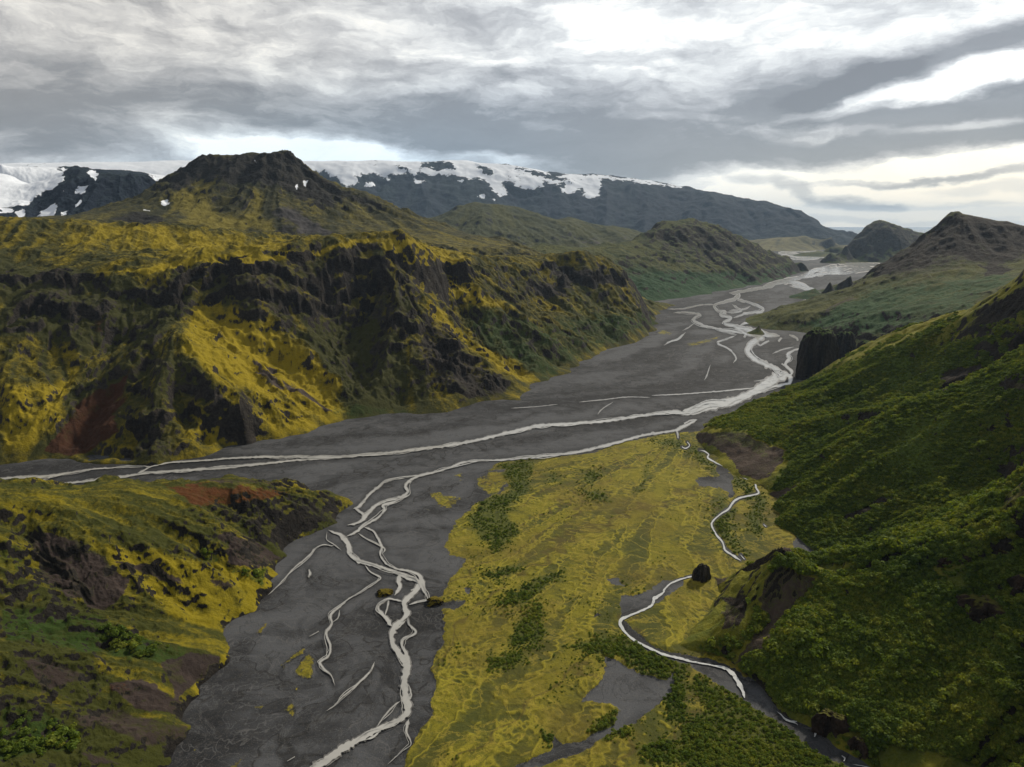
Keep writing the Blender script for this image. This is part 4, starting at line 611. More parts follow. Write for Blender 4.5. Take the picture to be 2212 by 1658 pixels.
rivers = {'river': [
 c(3,[(660,770,6),(700,785,12),(780,798,12),(850,795,10),(930,802,14),(990,830,12),(1060,845,16),(1150,850,14),(1290,853,12)]), c(3,[(620,778,5),(660,775,7),(760,762,6),(860,768,6),(920,780,7),(940,800,10)]),c(3,[(760,795,5),(820,780,7),(900,778,6)]),c(3,[(700,800,5),(760,815,7),(840,812,6),(900,805,5)]),c(3,[(640,790,5),(700,805,7),(740,820,6)]),
 c(3,[(1290,862,8),(1180,880,16),(1080,868,12),(980,878,18),(900,880,12),(860,888,14),(830,902,16),(800,918,18),(740,940,14),(660,960,24),(600,975,16),(560,993,16),(500,1005,12),(440,1015,14),(390,1025,14),(340,1035,14),(300,1035,10)]),
 c(3,[(1180,880,12),(1220,885,6),(1150,893,10),(1050,905,8),(960,903,10),(880,920,8),(800,928,12),(740,942,10)]),c(3,[(1000,855,8),(940,865,8),(900,880,8)]),c(3,[(1100,860,8),(1040,885,8),(960,892,8),(880,897,8)]),c(3,[(1230,868,6),(1160,862,8),(1080,850,8)]),c(3,[(780,930,6),(700,945,8),(640,955,8),(560,975,8),(520,990,6)]),
 c(3,[(660,962,12),(740,970,14),(800,990,10),(860,1032,13),(895,1058,10)]), c(3,[(690,990,6),(760,1000,8),(830,1020,8)]), c(3,[(800,1080,10),(770,1095,8),(720,1115,18)]), c(3,[(690,960,6),(730,985,6),(800,1000,6),(860,1045,6)]),
 c(3,[(350,1030,14),(362,1050,18),(340,1072,24),(310,1082,18),(250,1100,12),(205,1118,12),(225,1148,12),(275,1160,16),(245,1180,14),(315,1197,18),(265,1232,14),(330,1250,20),(400,1265,24),(460,1280,26),(520,1300,26),(570,1310,24),(630,1315,14)]),
 c(3,[(355,1078,14),(420,1095,10),(480,1115,10),(520,1135,12),(505,1158,14),(420,1165,14),(380,1180,10),(330,1197,10)]), c(3,[(500,1158,12),(518,1180,12),(470,1200,12),(420,1225,12),(370,1248,14)]), c(3,[(320,1110,6),(350,1130,10),(380,1150,8),(330,1162,8),(280,1160,8)]), c(3,[(300,1150,6),(400,1140,6),(440,1120,6)]),
 c(3,[(330,1250,14),(370,1275,16),(410,1300,16),(470,1310,16),(520,1300,14)]), c(3,[(400,1325,12),(420,1290,14),(480,1275,14),(560,1300,12)]),c(3,[(560,1345,8),(530,1360,8),(505,1375,8),(480,1360,8)]),
 c(3,[(520,1300,40),(500,1325,44),(470,1345,40),(440,1370,36),(422,1405,34),(440,1443,32),(480,1475,34),(540,1500,34),(600,1525,38),(640,1555,44),(655,1585,50)])+c(6,[(620,115,60),(590,150,66),(530,195,58),(440,245,42),(340,285,46),(240,315,52),(140,335,44),(60,358,36),(0,372,26)])+c(5,[(2150,363,22),(2000,382,20),(1850,402,19),(1700,424,19),(1500,440,20),(1350,448,22),(1250,460,25),(1100,495,24),(900,542,21),(700,580,21),(500,605,19),(300,630,17),(100,648,16),(0,655,16)])+c(4,[(2150,657,15),(2000,656,15),(1800,655,14),(1700,655,14),(1500,664,12),(1300,680,10),(1100,692,10),(980,718,9),(930,745,9),(890,762,10)]),
 c(3,[(430,1440,10),(480,1465,10),(520,1490,14),(560,1505,14)]), c(3,[(640,1550,20),(690,1575,26),(695,1610,20),(690,1640,16)]), c(6,[(690,120,24),(700,170,18),(640,190,14),(560,210,14),(420,265,14)]), c(6,[(430,260,20),(350,300,22),(270,335,10)]), c(6,[(300,290,26),(180,300,26),(80,330,22),(0,360,16)]), c(6,[(280,318,16),(180,340,18),(90,372,16),(0,384,10)]),
 c(3,[(640,1325,10),(620,1350,6)]), c(3,[(690,1308,6),(735,1325,10),(745,1345,8)]), c(3,[(770,1393,6),(715,1410,10),(680,1435,18),(690,1460,16),(668,1495,14),(680,1520,16),(705,1545,18),(700,1580,18)]), c(3,[(580,1430,4),(640,1405,5),(720,1385,4)]), c(3,[(640,1495,6),(670,1510,10),(700,1535,12)]),
 c(3,[(-60,1165,4),(0,1160,5),(60,1165,6),(115,1175,8),(85,1190,8),(70,1215,14),(130,1245,12),(200,1260,10),(260,1275,12),(330,1285,14),(400,1300,12)]), c(3,[(345,1310,6),(290,1333,7),(225,1358,9),(280,1388,9),(320,1418,9),(345,1460,7),(328,1490,7)]), c(3,[(0,1280,4),(40,1258,4),(75,1232,6)]), c(3,[(-100,1140,3),(0,1138,4),(60,1125,6),(130,1113,5),(210,1112,7)]), c(3,[(230,1275,5),(270,1290,6),(350,1305,8)]),
 c(2,[(2090,1375,5),(2130,1350,7),(2180,1335,9),(2230,1290,6)]), c(3,[(140,1600,5),(155,1575,5),(180,1500,3)]), c(6,[(500,205,5),(300,225,7),(120,240,6),(-60,252,5),(-200,258,3)]),c(6,[(560,150,4),(500,160,4),(460,165,3)]), c(5,[(1540,300,2),(1700,285,4),(1850,268,4),(2000,270,2)]),c(5,[(1660,380,5),(1690,345,4),(1760,300,3)]),c(5,[(1100,340,2),(1260,330,3),(1400,315,2)]),
 c(5,[(20,655,12)])+c(4,[(2120,664,14),(1950,674,14),(1850,684,14),(1700,700,15),(1500,720,17),(1300,735,17),(1150,745,15),(950,760,14),(850,775,14),(650,800,13),(450,825,13),(330,838,12),(200,850,14),(120,850,8)]),
 c(4,[(980,716,8),(800,722,9),(700,728,9),(600,735,10),(450,758,10),(350,775,12),(250,783,13),(150,786,17),(60,792,15),(0,796,14),(-300,800,12)]), c(4,[(360,770,6),(300,795,7),(250,820,7),(205,850,7)]),
 # second river along the moss plain
 c(6,[(95,414,8),(60,432,16),(20,452,20),(-20,470,20)])+c(5,[(2170,484,16),(2110,492,15),(2000,508,18),(1900,530,17),(1750,572,16),(1600,610,18),(1450,635,16),(1300,650,14),(1150,665,12),(1050,675,12),(900,680,11),(830,684,12),(770,697,13),(700,725,13),(600,755,15),(500,780,18),(440,812,20),(415,850,20),(432,880,20),(400,908,18),(330,930,16),(260,950,18),(205,985,24),(165,1030,34),(130,1068,24),(90,1088,16),(40,1097,9)]),
 c(6,[(90,414,7),(50,420,8),(10,440,10)]), c(5,[(2170,484,12),(2178,505,9),(2182,535,9)]),
 c(5,[(510,772,9),(400,790,11),(290,815,13),(240,850,16),(185,895,19),(135,955,18),(100,985,20),(78,990,10)]), c(5,[(85,985,10),(120,1010,18),(150,1035,20)]), c(5,[(435,900,12),(390,925,11),(340,945,12),(270,970,20),(280,995,18),(240,1045,15),(150,1100,18),(100,1138,16),(35,1170,12)]), c(5,[(165,1075,8),(110,1120,10)]),
 c(4,[(2125,1128,7),(2170,1148,16),(2205,1160,24)])+c(5,[(15,1185,32),(45,1215,36),(50,1255,40),(60,1290,36),(110,1328,32),(200,1355,24),(300,1385,22),(380,1412,26),(440,1440,28),(490,1455,26),(510,1480,38),(480,1520,34),(440,1560,34),(405,1600,36),(415,1640,40)])+c(8,[(425,660,38),(395,705,28),(350,745,44),(330,790,42),(330,850,36),(360,905,40),(410,965,58),(425,1010,64),(412,1090,56),(412,1180,50),(430,1260,52),(415,1320,46),(330,1375,34),(240,1412,42),(150,1460,46),(60,1510,52),(-10,1550,56)])+c(7,[(2100,1625,60),(1980,1710,66),(1800,1820,70)]),
 c(5,[(150,1110,11),(205,1135,12),(235,1180,13),(262,1235,18),(252,1290,14),(290,1345,12),(360,1380,14),(440,1395,14),(500,1420,24),(528,1470,30),(530,1510,22),(552,1545,14),(555,1580,10),(500,1592,9),(440,1612,12)]), c(5,[(110,1150,5),(160,1185,5),(230,1220,6),(280,1250,12),(265,1285,8)]), c(5,[(376,1418,28),(372,1465,32),(378,1500,28),(345,1552,10)]), c(5,[(380,1405,8),(430,1425,6),(480,1440,8)]),c(5,[(450,1520,8),(480,1510,10),(510,1500,10)]),
 c(8,[(400,585,14),(350,575,12),(305,568,14),(255,600,16),(240,635,16),(285,690,30),(325,745,34)]), c(8,[(305,570,12),(302,610,12),(290,650,10),(280,680,10)]), c(8,[(430,690,14),(440,735,14),(482,780,14),(455,808,14),(400,830,20),(392,870,22),(425,935,26),(445,975,26)]), c(8,[(420,705,10),(385,740,12),(355,770,12)]),
 c(8,[(440,1130,8),(452,1190,12),(440,1230,10)]), c(8,[(438,1345,8),(428,1380,22),(422,1430,12),(452,1508,5),(395,1555,4),(300,1640,4)]), c(8,[(385,1228,6),(330,1270,10),(270,1340,8),(232,1395,9)]), c(8,[(270,1400,16),(210,1460,16),(160,1480,14)]), c(7,[(1860,1620,3),(1910,1590,4)]),
 c(8,[(216,976,6),(185,1040,11),(90,1135,13),(10,1200,9)])+c(7,[(2170,1255,6),(2115,1295,4)]), c(8,[(150,345,6),(190,395,8),(250,428,9),(235,455,9),(120,530,8),(50,568,9),(0,610,11)])+c(7,[(2185,630,16),(2140,675,18),(2150,730,10),(2115,790,18),(2140,880,12),(2125,940,12),(2072,978,18),(2105,1030,14),(2145,1065,6),(2170,1130,3)]),c(7,[(2200,640,8),(2190,690,7),(2155,720,8)]), c(7,[(2005,812,3),(2065,778,5)]),
 c(4,[(1735,1550,4),(1800,1490,5),(1900,1380,9),(1960,1330,9),(2010,1285,12),(2040,1250,6),(2100,1225,4),(2150,1232,7),(2165,1225,4)]), c(4,[(2000,1385,10),(2008,1410,14),(1998,1435,10)]), c(4,[(2118,1140,4),(2116,1190,4),(2160,1220,5),(2211,1260,4)]), c(7,[(2110,1658,4),(2200,1590,3)])],
 'stream': [
 c(6,[(-5,590,7),(20,600,8),(45,580,8),(30,558,6)]), c(6,[(110,612,6),(145,620,9),(168,640,12),(162,660,13),(210,690,9),(280,722,8),(360,772,7),(430,805,9),(470,828,13),(476,858,13),(492,890,14),(440,905,11),(360,925,12),(322,958,18),(298,992,13),(240,1030,9),(198,1068,11),(188,1100,11),(218,1158,12),(258,1208,13),(275,1258,13),(320,1290,15),(375,1325,20)]),c(6,[(375,1290,3),(400,1318,6)]),
 c(9,[(75,420,10),(20,432,11)])+c(8,[(2180,448,12),(2130,472,12),(2090,510,14),(2085,528,16),(2030,565,26),(2005,615,20),(1900,663,15),(1820,698,24),(1808,735,22),(1845,788,17),(1900,838,17),(2000,890,17),(2100,932,17),(2200,955,19)])+c(9,[(40,970,16),(120,986,10),(200,1000,10),(280,1020,26),(335,1065,36),(365,1115,34),(388,1165,26),(402,1210,22)]),
 c(9,[(610,1298,5),(640,1320,8),(665,1348,14),(735,1375,10),(745,1388,10)]),c(9,[(690,1360,8),(740,1362,6)]), c(9,[(858,1415,14),(860,1440,14),(855,1462,8)]), c(9,[(440,1052,8),(465,1046,12),(460,1065,8)]) , c(9,[(525,88,6),(540,100,6)]), c(9,[(1030,1585,8),(1050,1600,10),(1045,1620,6)]), c(9,[(1100,1640,4),(1160,1650,6),(1230,1665,6)])]}
def line_dist(u, v, paths):
    d = np.full(u.shape, 60.0)
    for p in paths:
        P = np.array([q_[:2] for q_ in p], float)
        if len(P) < 2: continue
        lo = P.min(0)-15; hi = P.max(0)+15; sel = (u > lo[0]) & (u < hi[0]) & (v > lo[1]) & (v < hi[1])
        uu, vv = u[sel], v[sel]; dd = np.full(uu.shape, 60.0)
        for a_, b_ in zip(P[:-1], P[1:]):
            e = b_-a_; t = np.clip(((uu-a_[0])*e[0]+(vv-a_[1])*e[1])/(e@e+1e-9), 0, 1); dd = np.minimum(dd, np.hypot(uu-a_[0]-t*e[0], vv-a_[1]-t*e[1]))
        d[sel] = np.minimum(d[sel], dd)
    return d
def build_floor():
    a = np.linspace(-.72, .72, int(1350*Q))
    r = np.concatenate([np.geomspace(.8*H, 8*H, int(800*Q)), np.geomspace(8*H, 60*H, 260)[1:], np.geomspace(60*H, 240*H, 30)[1:]])
    TA, RR = np.meshgrid(a, r); X = np.sin(TA)*RR; Y = np.cos(TA)*RR; Z = np.zeros_like(X)
    u, v = project(X, Y, Z); sp = RR*.0013
    nr_ = (800/RR).clip(0,1); ju = (fbm(X, Y, 70, 6, 201, .7)*22+fbm(X, Y, 14, 3, 211, .6)*5)*nr_; jv = (fbm(X, Y, 70, 6, 202, .7)*14+fbm(X, Y, 14, 3, 212, .6)*4)*nr_
    m = sst(poly_sd(u+ju, v+jv, MOSS), -9, 6)
    for p in MOSS2: m = np.maximum(m, sst(poly_sd(u+ju*.8, v+jv*.8, p), -9, 7)*.62)
    for p in GREY: m = m*(1-sst(poly_sd(u+ju, v+jv, p), -4, 4))
    gr = np.zeros_like(X)+.12
    for p in GRNS: gr = np.maximum(gr, .12+.68*sst(poly_sd(u+ju*1.6, v+jv*1.6, p), -22, 16))
    # cushions of moss stand a little above the gravel
    Z = m*(1.0+1.6*np.maximum(fbm(X, Y, 34, 5, 205, .55, spacing=sp), -.3)+1.0*fbm(X, Y, 120, 3, 206))+(1-m)*.5*fbm(X, Y, 40, 4, 207, spacing=sp)*0
    ds = line_dist(u, v, rivers['stream']+rivers['river']); Z = Z*sst(ds, 3, 11); m = m*(.25+.75*sst(ds+ju*.2, 2.5, 6))
    at = np.stack([m, gr, sst(ds, 14, 3), np.ones_like(m)], -1)
    # old dry channels run with the river; veins in the moss fan out from the side valley
    segs = []
    for p in rivers['river']:
        if len(p) < 2: continue
        W = [by_z(q_[0], max(q_[1], 500), 0) for q_ in p]
        for a_, b_ in zip(W[:-1], W[1:]):
            d_ = np.array(b_)-np.array(a_); Ls = np.hypot(d_[0], d_[1])
            if Ls > 1:
                if d_[0] < 0: d_ = -d_
                segs.append(((a_[0]+b_[0])/2, (a_[1]+b_[1])/2, d_[0]/Ls, d_[1]/Ls, Ls))
    segs = np.array(segs); ca = np.linspace(-.72, .72, 90); cl_ = np.linspace(math.log(.8*H), math.log(30*H), 110); CA, CL = np.meshgrid(ca, cl_)
    cx = (np.sin(CA)*np.exp(CL)).ravel(); cy = (np.cos(CA)*np.exp(CL)).ravel()
    d2 = (cx[:,None]-segs[None,:,0])**2+(cy[:,None]-segs[None,:,1])**2; wt = segs[None,:,4]/(d2+(.04*np.exp(CL).ravel()[:,None])**2)**1.5
    fx = (wt*segs[:,2]).sum(1); fy = (wt*segs[:,3]).sum(1); nn_ = np.hypot(fx, fy)+1e-12; fx = (fx/nn_).reshape(CA.shape); fy = (fy/nn_).reshape(CA.shape)
    I = (np.log(RR)-cl_[0])/(cl_[-1]-cl_[0])*109; J = (TA+.72)/1.44*89; dx = bil(fx, I, J); dy = bil(fy, I, J)
    ap = by_z(1500, 930, 0); ax_ = X-ap[0]; ay_ = Y-ap[1]; an = np.hypot(ax_, ay_)+1e-6
    isM = sst(m, .3, .7); dx = dx*(1-isM)+isM*ax_/an; dy = dy*(1-isM)+isM*ay_/an; dn = np.hypot(dx, dy)+1e-6; dx /= dn; dy /= dn
    nrow = int(np.searchsorted(r, 22*H)); sl = slice(0, nrow); lic = np.zeros_like(X); licb = np.zeros_like(X)
    Xs, Ys, dxs, dys, ss_ = X[sl], Y[sl], dx[sl], dy[sl], sp[sl]
    wob = fbm(Xs, Ys, 90, 3, 231)*22
    for k in np.linspace(-1, 1, 11):
        wl_a = 19.0; px = Xs+dxs*k*70+wob; py = Ys+dys*k*70+wob
        lic[sl] += fbm(px, py, wl_a, 3, 221, .6, spacing=ss_); licb[sl] += fbm(Xs+dxs*k*190+wob*1.5, Ys+dys*k*190-wob, 70, 3, 225, .6, spacing=ss_)
    lic = lic/11*3.4; licb = licb/11*3.4
    Z = Z+m*.9*sst(np.abs(lic), .25, 0)*sst(ds, 3, 11)
    st_ = np.stack([.5+.5*lic, .5+.5*licb, np.zeros_like(m), np.ones_like(m)], -1)
    o = grid_mesh('ground', X, Y, Z, np.ones_like(X, bool), gm_mat(), {'cover': at, 'streak': st_}); tag(o, 'structure')
    return (TA, RR, m, gr, Z)
FL = build_floor()
def ring_ground():
    # the rest of the plain, all round and behind the camera, a little lower
    N = 96; rad = [0, 600, 3000, 20000, 96000]; V = [(0,0,-1.0)]; F = []
    for rr in rad[1:]:
        V += [(rr*math.sin(2*math.pi*i/N), rr*math.cos(2*math.pi*i/N), -1.0) for i in range(N)]
    T3 = [(0, 1+i, 1+(i+1) % N) for i in range(N)]
    for k in range(3):
        b0, b1 = 1+k*N, 1+(k+1)*N
        for i in range(N):
            j = (i+1) % N; T3 += [(b0+i, b1+i, b1+j), (b0+i, b1+j, b0+j)]
    V = np.array(V, float); T3 = np.array(T3)[:, ::-1]
    o = mesh_np('plain', V, T3, bpy.data.materials['river_plain'], {'cover': np.tile([0,.1,0,1.], (len(V),1))}); tag(o, 'structure')
ring_ground()
# sea beyond the outwash plain
def water_mat(name, base, rough, tint=1.0, bump=.4, scale=.25):
    mt = bpy.data.materials.new(name); mt.use_nodes = True; q = NT(mt.node_tree)
    P = q.n('ShaderNodeTexCoord').outputs['Object']; n1 = q.noise(P, scale, 4, .6); n2 = q.noise(P, scale*.2, 4, .6)
    col = q.mix(q.ss(n2, .35, .65), tuple(x*.86 for x in base), base)
    n3 = q.noise(P, scale*.45, 6, .65, .8); col = q.mix(q.m('MULTIPLY', q.ss(n3, .56, .66), .6), col, tuple(x*.42 for x in base))
    bmp = q.n('ShaderNodeBump', {'Height': n1, 'Strength': bump, 'Distance': .25})
    bs = q.n('ShaderNodeBsdfPrincipled', {'Base Color': col, 'Roughness': rough, 'Normal': bmp.outputs[0], 'IOR': 1.33})
    q.n('ShaderNodeOutputMaterial', {0: bs.outputs[0]}); return mt
sea_m = water_mat('sea_water', (.10,.13,.16), .25, bump=.2, scale=.01)
def sea():
    a = np.linspace(-.75, .9, 60); r = np.array([62*H, 90*H, 150*H, 238*H])
    TA, RR = np.meshgrid(a, r); X = np.sin(TA)*RR; Y = np.cos(TA)*RR
    o = grid_mesh('sea', X, Y, np.full_like(X, 3.0), np.ones_like(X, bool), sea_m, {}); tag(o, 'structure')
sea()
# ------------------------------------------------------------------ rivers
milk = water_mat('glacial_water', (.42,.42,.40), .16, bump=.06, scale=.12)
clear = water_mat('stream_water', (.55,.57,.57), .12, bump=.08, scale=.4)
def ribbon(paths, zoff):
    V = []; F = []
    rs = np.random.RandomState(5)
    for pi, p in enumerate(paths):
        p = np.array(p, float)
        if len(p) < 2: continue
        # Catmull-Rom resample in picture space
        Q = []
        e = np.vstack([2*p[0]-p[1], p, 2*p[-1]-p[-2]])
        for i in range(1, len(e)-2):
            n = max(2, int(math.dist(e[i,:2], e[i+1,:2])/2.0))
            for t in np.linspace(0, 1, n, endpoint=False):
                a, b, cc, d = e[i-1], e[i], e[i+1], e[i+2]
                Q.append(.5*((2*b)+(-a+cc)*t+(2*a-5*b+4*cc-d)*t*t+(-a+3*b-3*cc+d)*t**3))
        Q.append(e[-2]); Q = np.array(Q); t = np.gradient(Q[:,:2], axis=0); t /= np.linalg.norm(t, axis=1, keepdims=True)+1e-9
        nrm = np.stack([-t[:,1], t[:,0]], 1); n = len(Q); k = np.arange(n)
        hw = np.maximum(Q[:,2]*np.interp(Q[:,1], [560, 640], [1.35, .80]), .8)/2
        jl = 1+.38*vn(k*.35, np.full(n, pi*7.3), 3)+.09*vn(k*.9, np.full(n, pi*3.1), 4); jr = 1+.38*vn(k*.35, np.full(n, pi*5.7), 5)+.09*vn(k*.9, np.full(n, pi*2.3), 6)
        endf = np.clip(np.minimum(k+1, n-k)/6.0, .25, 1) if n > 14 else np.ones(n)
        hw = hw*(endf if hw[0]*2 < 5 else np.clip((n-k)/5.0, .35, 1))
        b0 = len(V)
        for s_, jj in ((-1, jl), (1, jr)):
            E = Q[:,:2]+nrm*(hw*jj*s_)[:,None]
            for kk, (x, y) in enumerate(E):
                w_ = by_z(x, min(max(y, 490), 2300), (zoff+.0012*kk)/H); V.append(w_)
        for i in range(n-1): F.append((b0+i, b0+i+1, b0+n+i+1, b0+n+i))
    return V, F
def braids(paths, seed=17):
    rs = np.random.RandomState(seed); out = []
    for p in paths:
        P = np.array(p, float)
        if len(P) < 3: continue
        Ls = np.hypot(*np.diff(P[:,:2], axis=0).T).sum()
        if Ls < 45 or P[:,2].mean() < 2.2: continue
        cum = np.concatenate([[0], np.cumsum(np.hypot(*np.diff(P[:,:2], axis=0).T))])
        for b in range(int(Ls/(14 if P[:,1].mean() < 620 else 26 if P[:,1].mean() < 700 else 55))):
            L0 = rs.uniform(18, 60)*(1 if P[:,1].mean() < 760 else 1.6); a0 = rs.uniform(0, max(1, Ls-L0)); side = rs.choice([-1, 1]); k = np.linspace(0, 1, 9)
            xs = np.interp(a0+k*L0, cum, P[:,0]); ys = np.interp(a0+k*L0, cum, P[:,1]); ws = np.interp(a0+k*L0, cum, P[:,2])
            tx, ty = np.gradient(xs), np.gradient(ys); tn = np.hypot(tx, ty)+1e-6
            off = side*np.sin(np.pi*k)*(ws*.5+rs.uniform(1.5, 5.5))+vn(k*3, np.full(9, rs.rand()*50))*1.2*np.sin(np.pi*k)
            out.append([(x, y, w_) for x, y, w_ in zip(xs-ty/tn*off, ys+tx/tn*off*.6, rs.uniform(.7, 1.9)*(0.5+.5*np.sin(np.pi*k)))])
    return out
def ribbon_obj(name, paths, mat, zoff):
    # each channel sits 6 mm above the one before so crossing sheets never coincide
    VV, FF = [], []
    for i, p in enumerate(paths):
        V, F = ribbon([p], zoff+.006*i); b = len(VV); VV += V; FF += [tuple(b+q for q in f) for f in F]
    V = np.array(VV); F = np.array(FF)
    # make every face look up
    a = V[F[:,1]]-V[F[:,0]]; b = V[F[:,3]]-V[F[:,0]]; cz = a[:,0]*b[:,1]-a[:,1]*b[:,0]; F[cz < 0] = F[cz < 0][:, ::-1]
    o = mesh_np(name, V, F, mat); tag(o, 'structure'); return o
silt = gm_flat = bpy.data.materials.new('wet_silt'); silt.use_nodes = True; q = NT(silt.node_tree); P_ = q.n('ShaderNodeTexCoord').outputs['Object']
sb = q.n('ShaderNodeBsdfPrincipled', {'Base Color': q.mix(q.ss(q.noise(P_, .12, 5, .65), .38, .62), (.050,.050,.050), (.17,.165,.155)), 'Roughness': .45}); q.n('ShaderNodeOutputMaterial', {0: sb.outputs[0]})
ribbon_obj('silt_margin', [[(x_, y_, w_*1.35+1.6) for x_, y_, w_ in p_] for p_ in rivers['river'] if len(p_) > 1 and len(p_[0]) == 3], silt, .02)
ribbon_obj('river', rivers['river']+braids(rivers['river']), milk, .75)
ribbon_obj('stream', rivers['stream'], clear, .8)

# ------------------------------------------------------------------ rocks that stand on their own
def rock_mat(name, top, side_a, side_b, topness=.5, fine=1.0):
    mt = bpy.data.materials.new(name); mt.use_nodes = True; q = NT(mt.node_tree)
    P = q.n('ShaderNodeTexCoord').outputs['Object']; N = q.n('ShaderNodeNewGeometry').outputs['Normal']
    nz = q.n('ShaderNodeSeparateXYZ', {0: N}).outputs[2]
    nm = q.noise(P, .09/fine, 6, .65); nf = q.noise(P, .5/fine, 5, .7); st = q.noise(q.vm('MULTIPLY', P, (.12/fine, .12/fine, .02/fine)), 1.0, 6, .65)
    rc = q.mix(q.ss(q.m('ADD', q.m('MULTIPLY', st, .6), q.m('MULTIPLY', nf, .4)), .38, .64), side_a, side_b)
    tp = q.mix(nf, tuple(x*.5 for x in top), tuple(x*1.4 for x in top))
    col = q.mix(q.ss(q.m('ADD', nz, q.m('MULTIPLY', q.m('SUBTRACT', nm, .5), 1.3)), topness-.12, topness+.12), rc, tp)
    bmp = q.n('ShaderNodeBump', {'Height': q.m('ADD', q.m('MULTIPLY', nm, 4.0*fine), q.m('MULTIPLY', nf, 1.6*fine)), 'Strength': .9, 'Distance': 1.0})
    bs = q.n('ShaderNodeBsdfPrincipled', {'Base Color': col, 'Roughness': .95, 'Normal': bmp.outputs[0]}); bs.inputs['Specular IOR Level'].default_value = .15
    q.n('ShaderNodeOutputMaterial', {0: bs.outputs[0]}); return mt
def rock(name, label, x0, x1, ytop, ybase, z, mat, group=None, depth=.8, prof=((0,1.0),(.5,.93),(.85,.8),(1,.5)), lean=0, seed=1, top=None, rough=.17, ground=None):
    """a crag between picture columns x0..x1, foot at ybase (height z*H), top at ytop"""
    c0 = by_z((x0+x1)/2, ybase, z); d = math.hypot(c0[0], c0[1]); a = by_z(x0, ybase, z); b = by_z(x1, ybase, z)
    rw = math.dist(a, b)/2; t = by_r((x0+x1)/2, ytop, (d+rw*depth*.6)/H); ht = max(t[2]-c0[2], rw*.3)
    az = math.atan2(c0[0], c0[1]); cx = c0[0]+math.sin(az)*rw*depth; cy = c0[1]+math.cos(az)*rw*depth
    nu, nv = 96, 60; th = np.linspace(0, 2*np.pi, nu, endpoint=False); V = []
    pk = np.array([p[0] for p in prof]); pr = np.array([p[1] for p in prof])
    hs = np.concatenate([np.linspace(-.45, 1, nv-14), np.full(14, 1.0)])
    for k in range(nv):
        h = hs[k]; fr = np.interp(max(h, 0), pk, pr)
        if k >= nv-14: fr *= 1-(k-(nv-15))/14.0
        ang = th; ex = .75
        cs, sn = np.cos(ang), np.sin(ang); sup = (np.abs(cs)**2.6+np.abs(sn)**2.6)**(-1/2.6)
        nse = 1+rough*1.6*vn(cs*1.6+9*seed, sn*1.6+h*.6, seed)+rough*vn(cs*4.3+5*seed, sn*4.3+h*1.6, seed+2)+rough*.55*vn(cs*10+3*seed, sn*10+h*5, seed+4)
        rx = rw*fr*sup*nse; u_ = rx*cs; w_ = rx*sn*depth
        topb = np.interp(u_/rw, [p[0] for p in top], [p[1] for p in top]) if top else np.ones(nu)
        hz_ = h*ht*(topb if h > 0 else 1)+ (ht*.07*(vn(u_/rw*3+seed, w_/rw*3, seed+7)+.6*vn(u_/rw*8+seed, w_/rw*8, seed+8)) if h > .3 else 0)
        X = cx+u_*math.cos(az)+w_*math.sin(az)+lean*max(h, 0)*rw*math.cos(az); Y = cy-u_*math.sin(az)+w_*math.cos(az)
        V.append(np.stack([X, Y, c0[2]+hz_*np.ones(nu)], 1))
    V = np.concatenate(V); F = []
    i = np.arange(nu); j = (i+1) % nu
    for k in range(nv-1): F.append(np.stack([k*nu+i, k*nu+j, (k+1)*nu+j, (k+1)*nu+i], 1))
    F = np.concatenate(F)
    ctr = V.mean(0); ctr[2] = c0[2]
    o = mesh_np(name, V-ctr, F, mat); o.location = ctr
    return tag(o, None, label, 'rock', group)
pm = rock_mat('pillar_rock', (.07,.10,.025), (.012,.012,.013), (.050,.042,.034), .60, 2.5)
bm_ = rock_mat('boulder_rock', (.10,.10,.02), (.016,.011,.009), (.060,.042,.030), .78, 1.0)
im = rock_mat('islet_rock', (.14,.11,.012), (.012,.010,.009), (.03,.025,.02), .45, .8)
rock('rock_pillar', 'tall sheer dark rock pillar with a green top beside the river bend', 1726, 1797, 719, 825, 0, pm, depth=.9, prof=((0,1.0),(.6,.97),(.92,.9),(1,.82)), seed=3, top=[(-1,.80),(-.6,.93),(-.2,1.0),(.6,1.0),(.9,.85),(1,.75)])
rock('rock_crag', 'rounded dark crag standing just right of the tall rock pillar', 1800, 1842, 720, 772, .03, pm, depth=.9, prof=((0,1.0),(.6,.92),(.9,.75),(1,.55)), seed=5)
rock('rock_ledge', 'low jagged dark ledge at the foot of the green slope behind the pillar', 1850, 1896, 738, 768, .09, pm, depth=.7, seed=6, rough=.16)
rock('rock_ledge', 'dark broken outcrop on the skyline of the birch slope near the right edge', 2150, 2215, 600, 690, .66, pm, depth=.5, seed=16, rough=.2) if False else None
rock('boulder', 'black craggy rock at the river bend below the bare grey slope', 1504, 1532, 1223, 1256, .006, rock_mat('black_rock', (.06,.06,.02), (.016,.016,.016), (.075,.066,.055), .85), depth=.8, seed=8, rough=.34, prof=((0,1),(.4,.9),(.8,.7),(1,.5)))
rock('mossy_islet', 'small moss topped rock islet between two braided river channels', 812, 852, 1277, 1289, 0, im, depth=.6, seed=9, prof=((0,1),(.5,.85),(1,.5)))
rock('mossy_islet', 'dark rocky hump at the edge of the yellow moss plain beside the river', 921, 957, 1295, 1311, 0, im, depth=.7, seed=10, prof=((0,1),(.5,.85),(1,.5)))
def on_slope(hill, x, y):
    """first point of the hill surface along the sight line"""
    dx, dy, dz = ray(x, y); t = np.linspace(.6*H, 8*H, 3000); X, Y, Z = dx*t, dy*t, H+dz*t
    a = np.arctan2(X, Y); l = np.log(np.hypot(X, Y)); ok = (l > hill.lr[0]) & (l < hill.lr[1])
    hz_ = np.where(ok, hill.final_z(X, Y), -99); k = np.argmax(hz_ > Z); return Z[k]/H
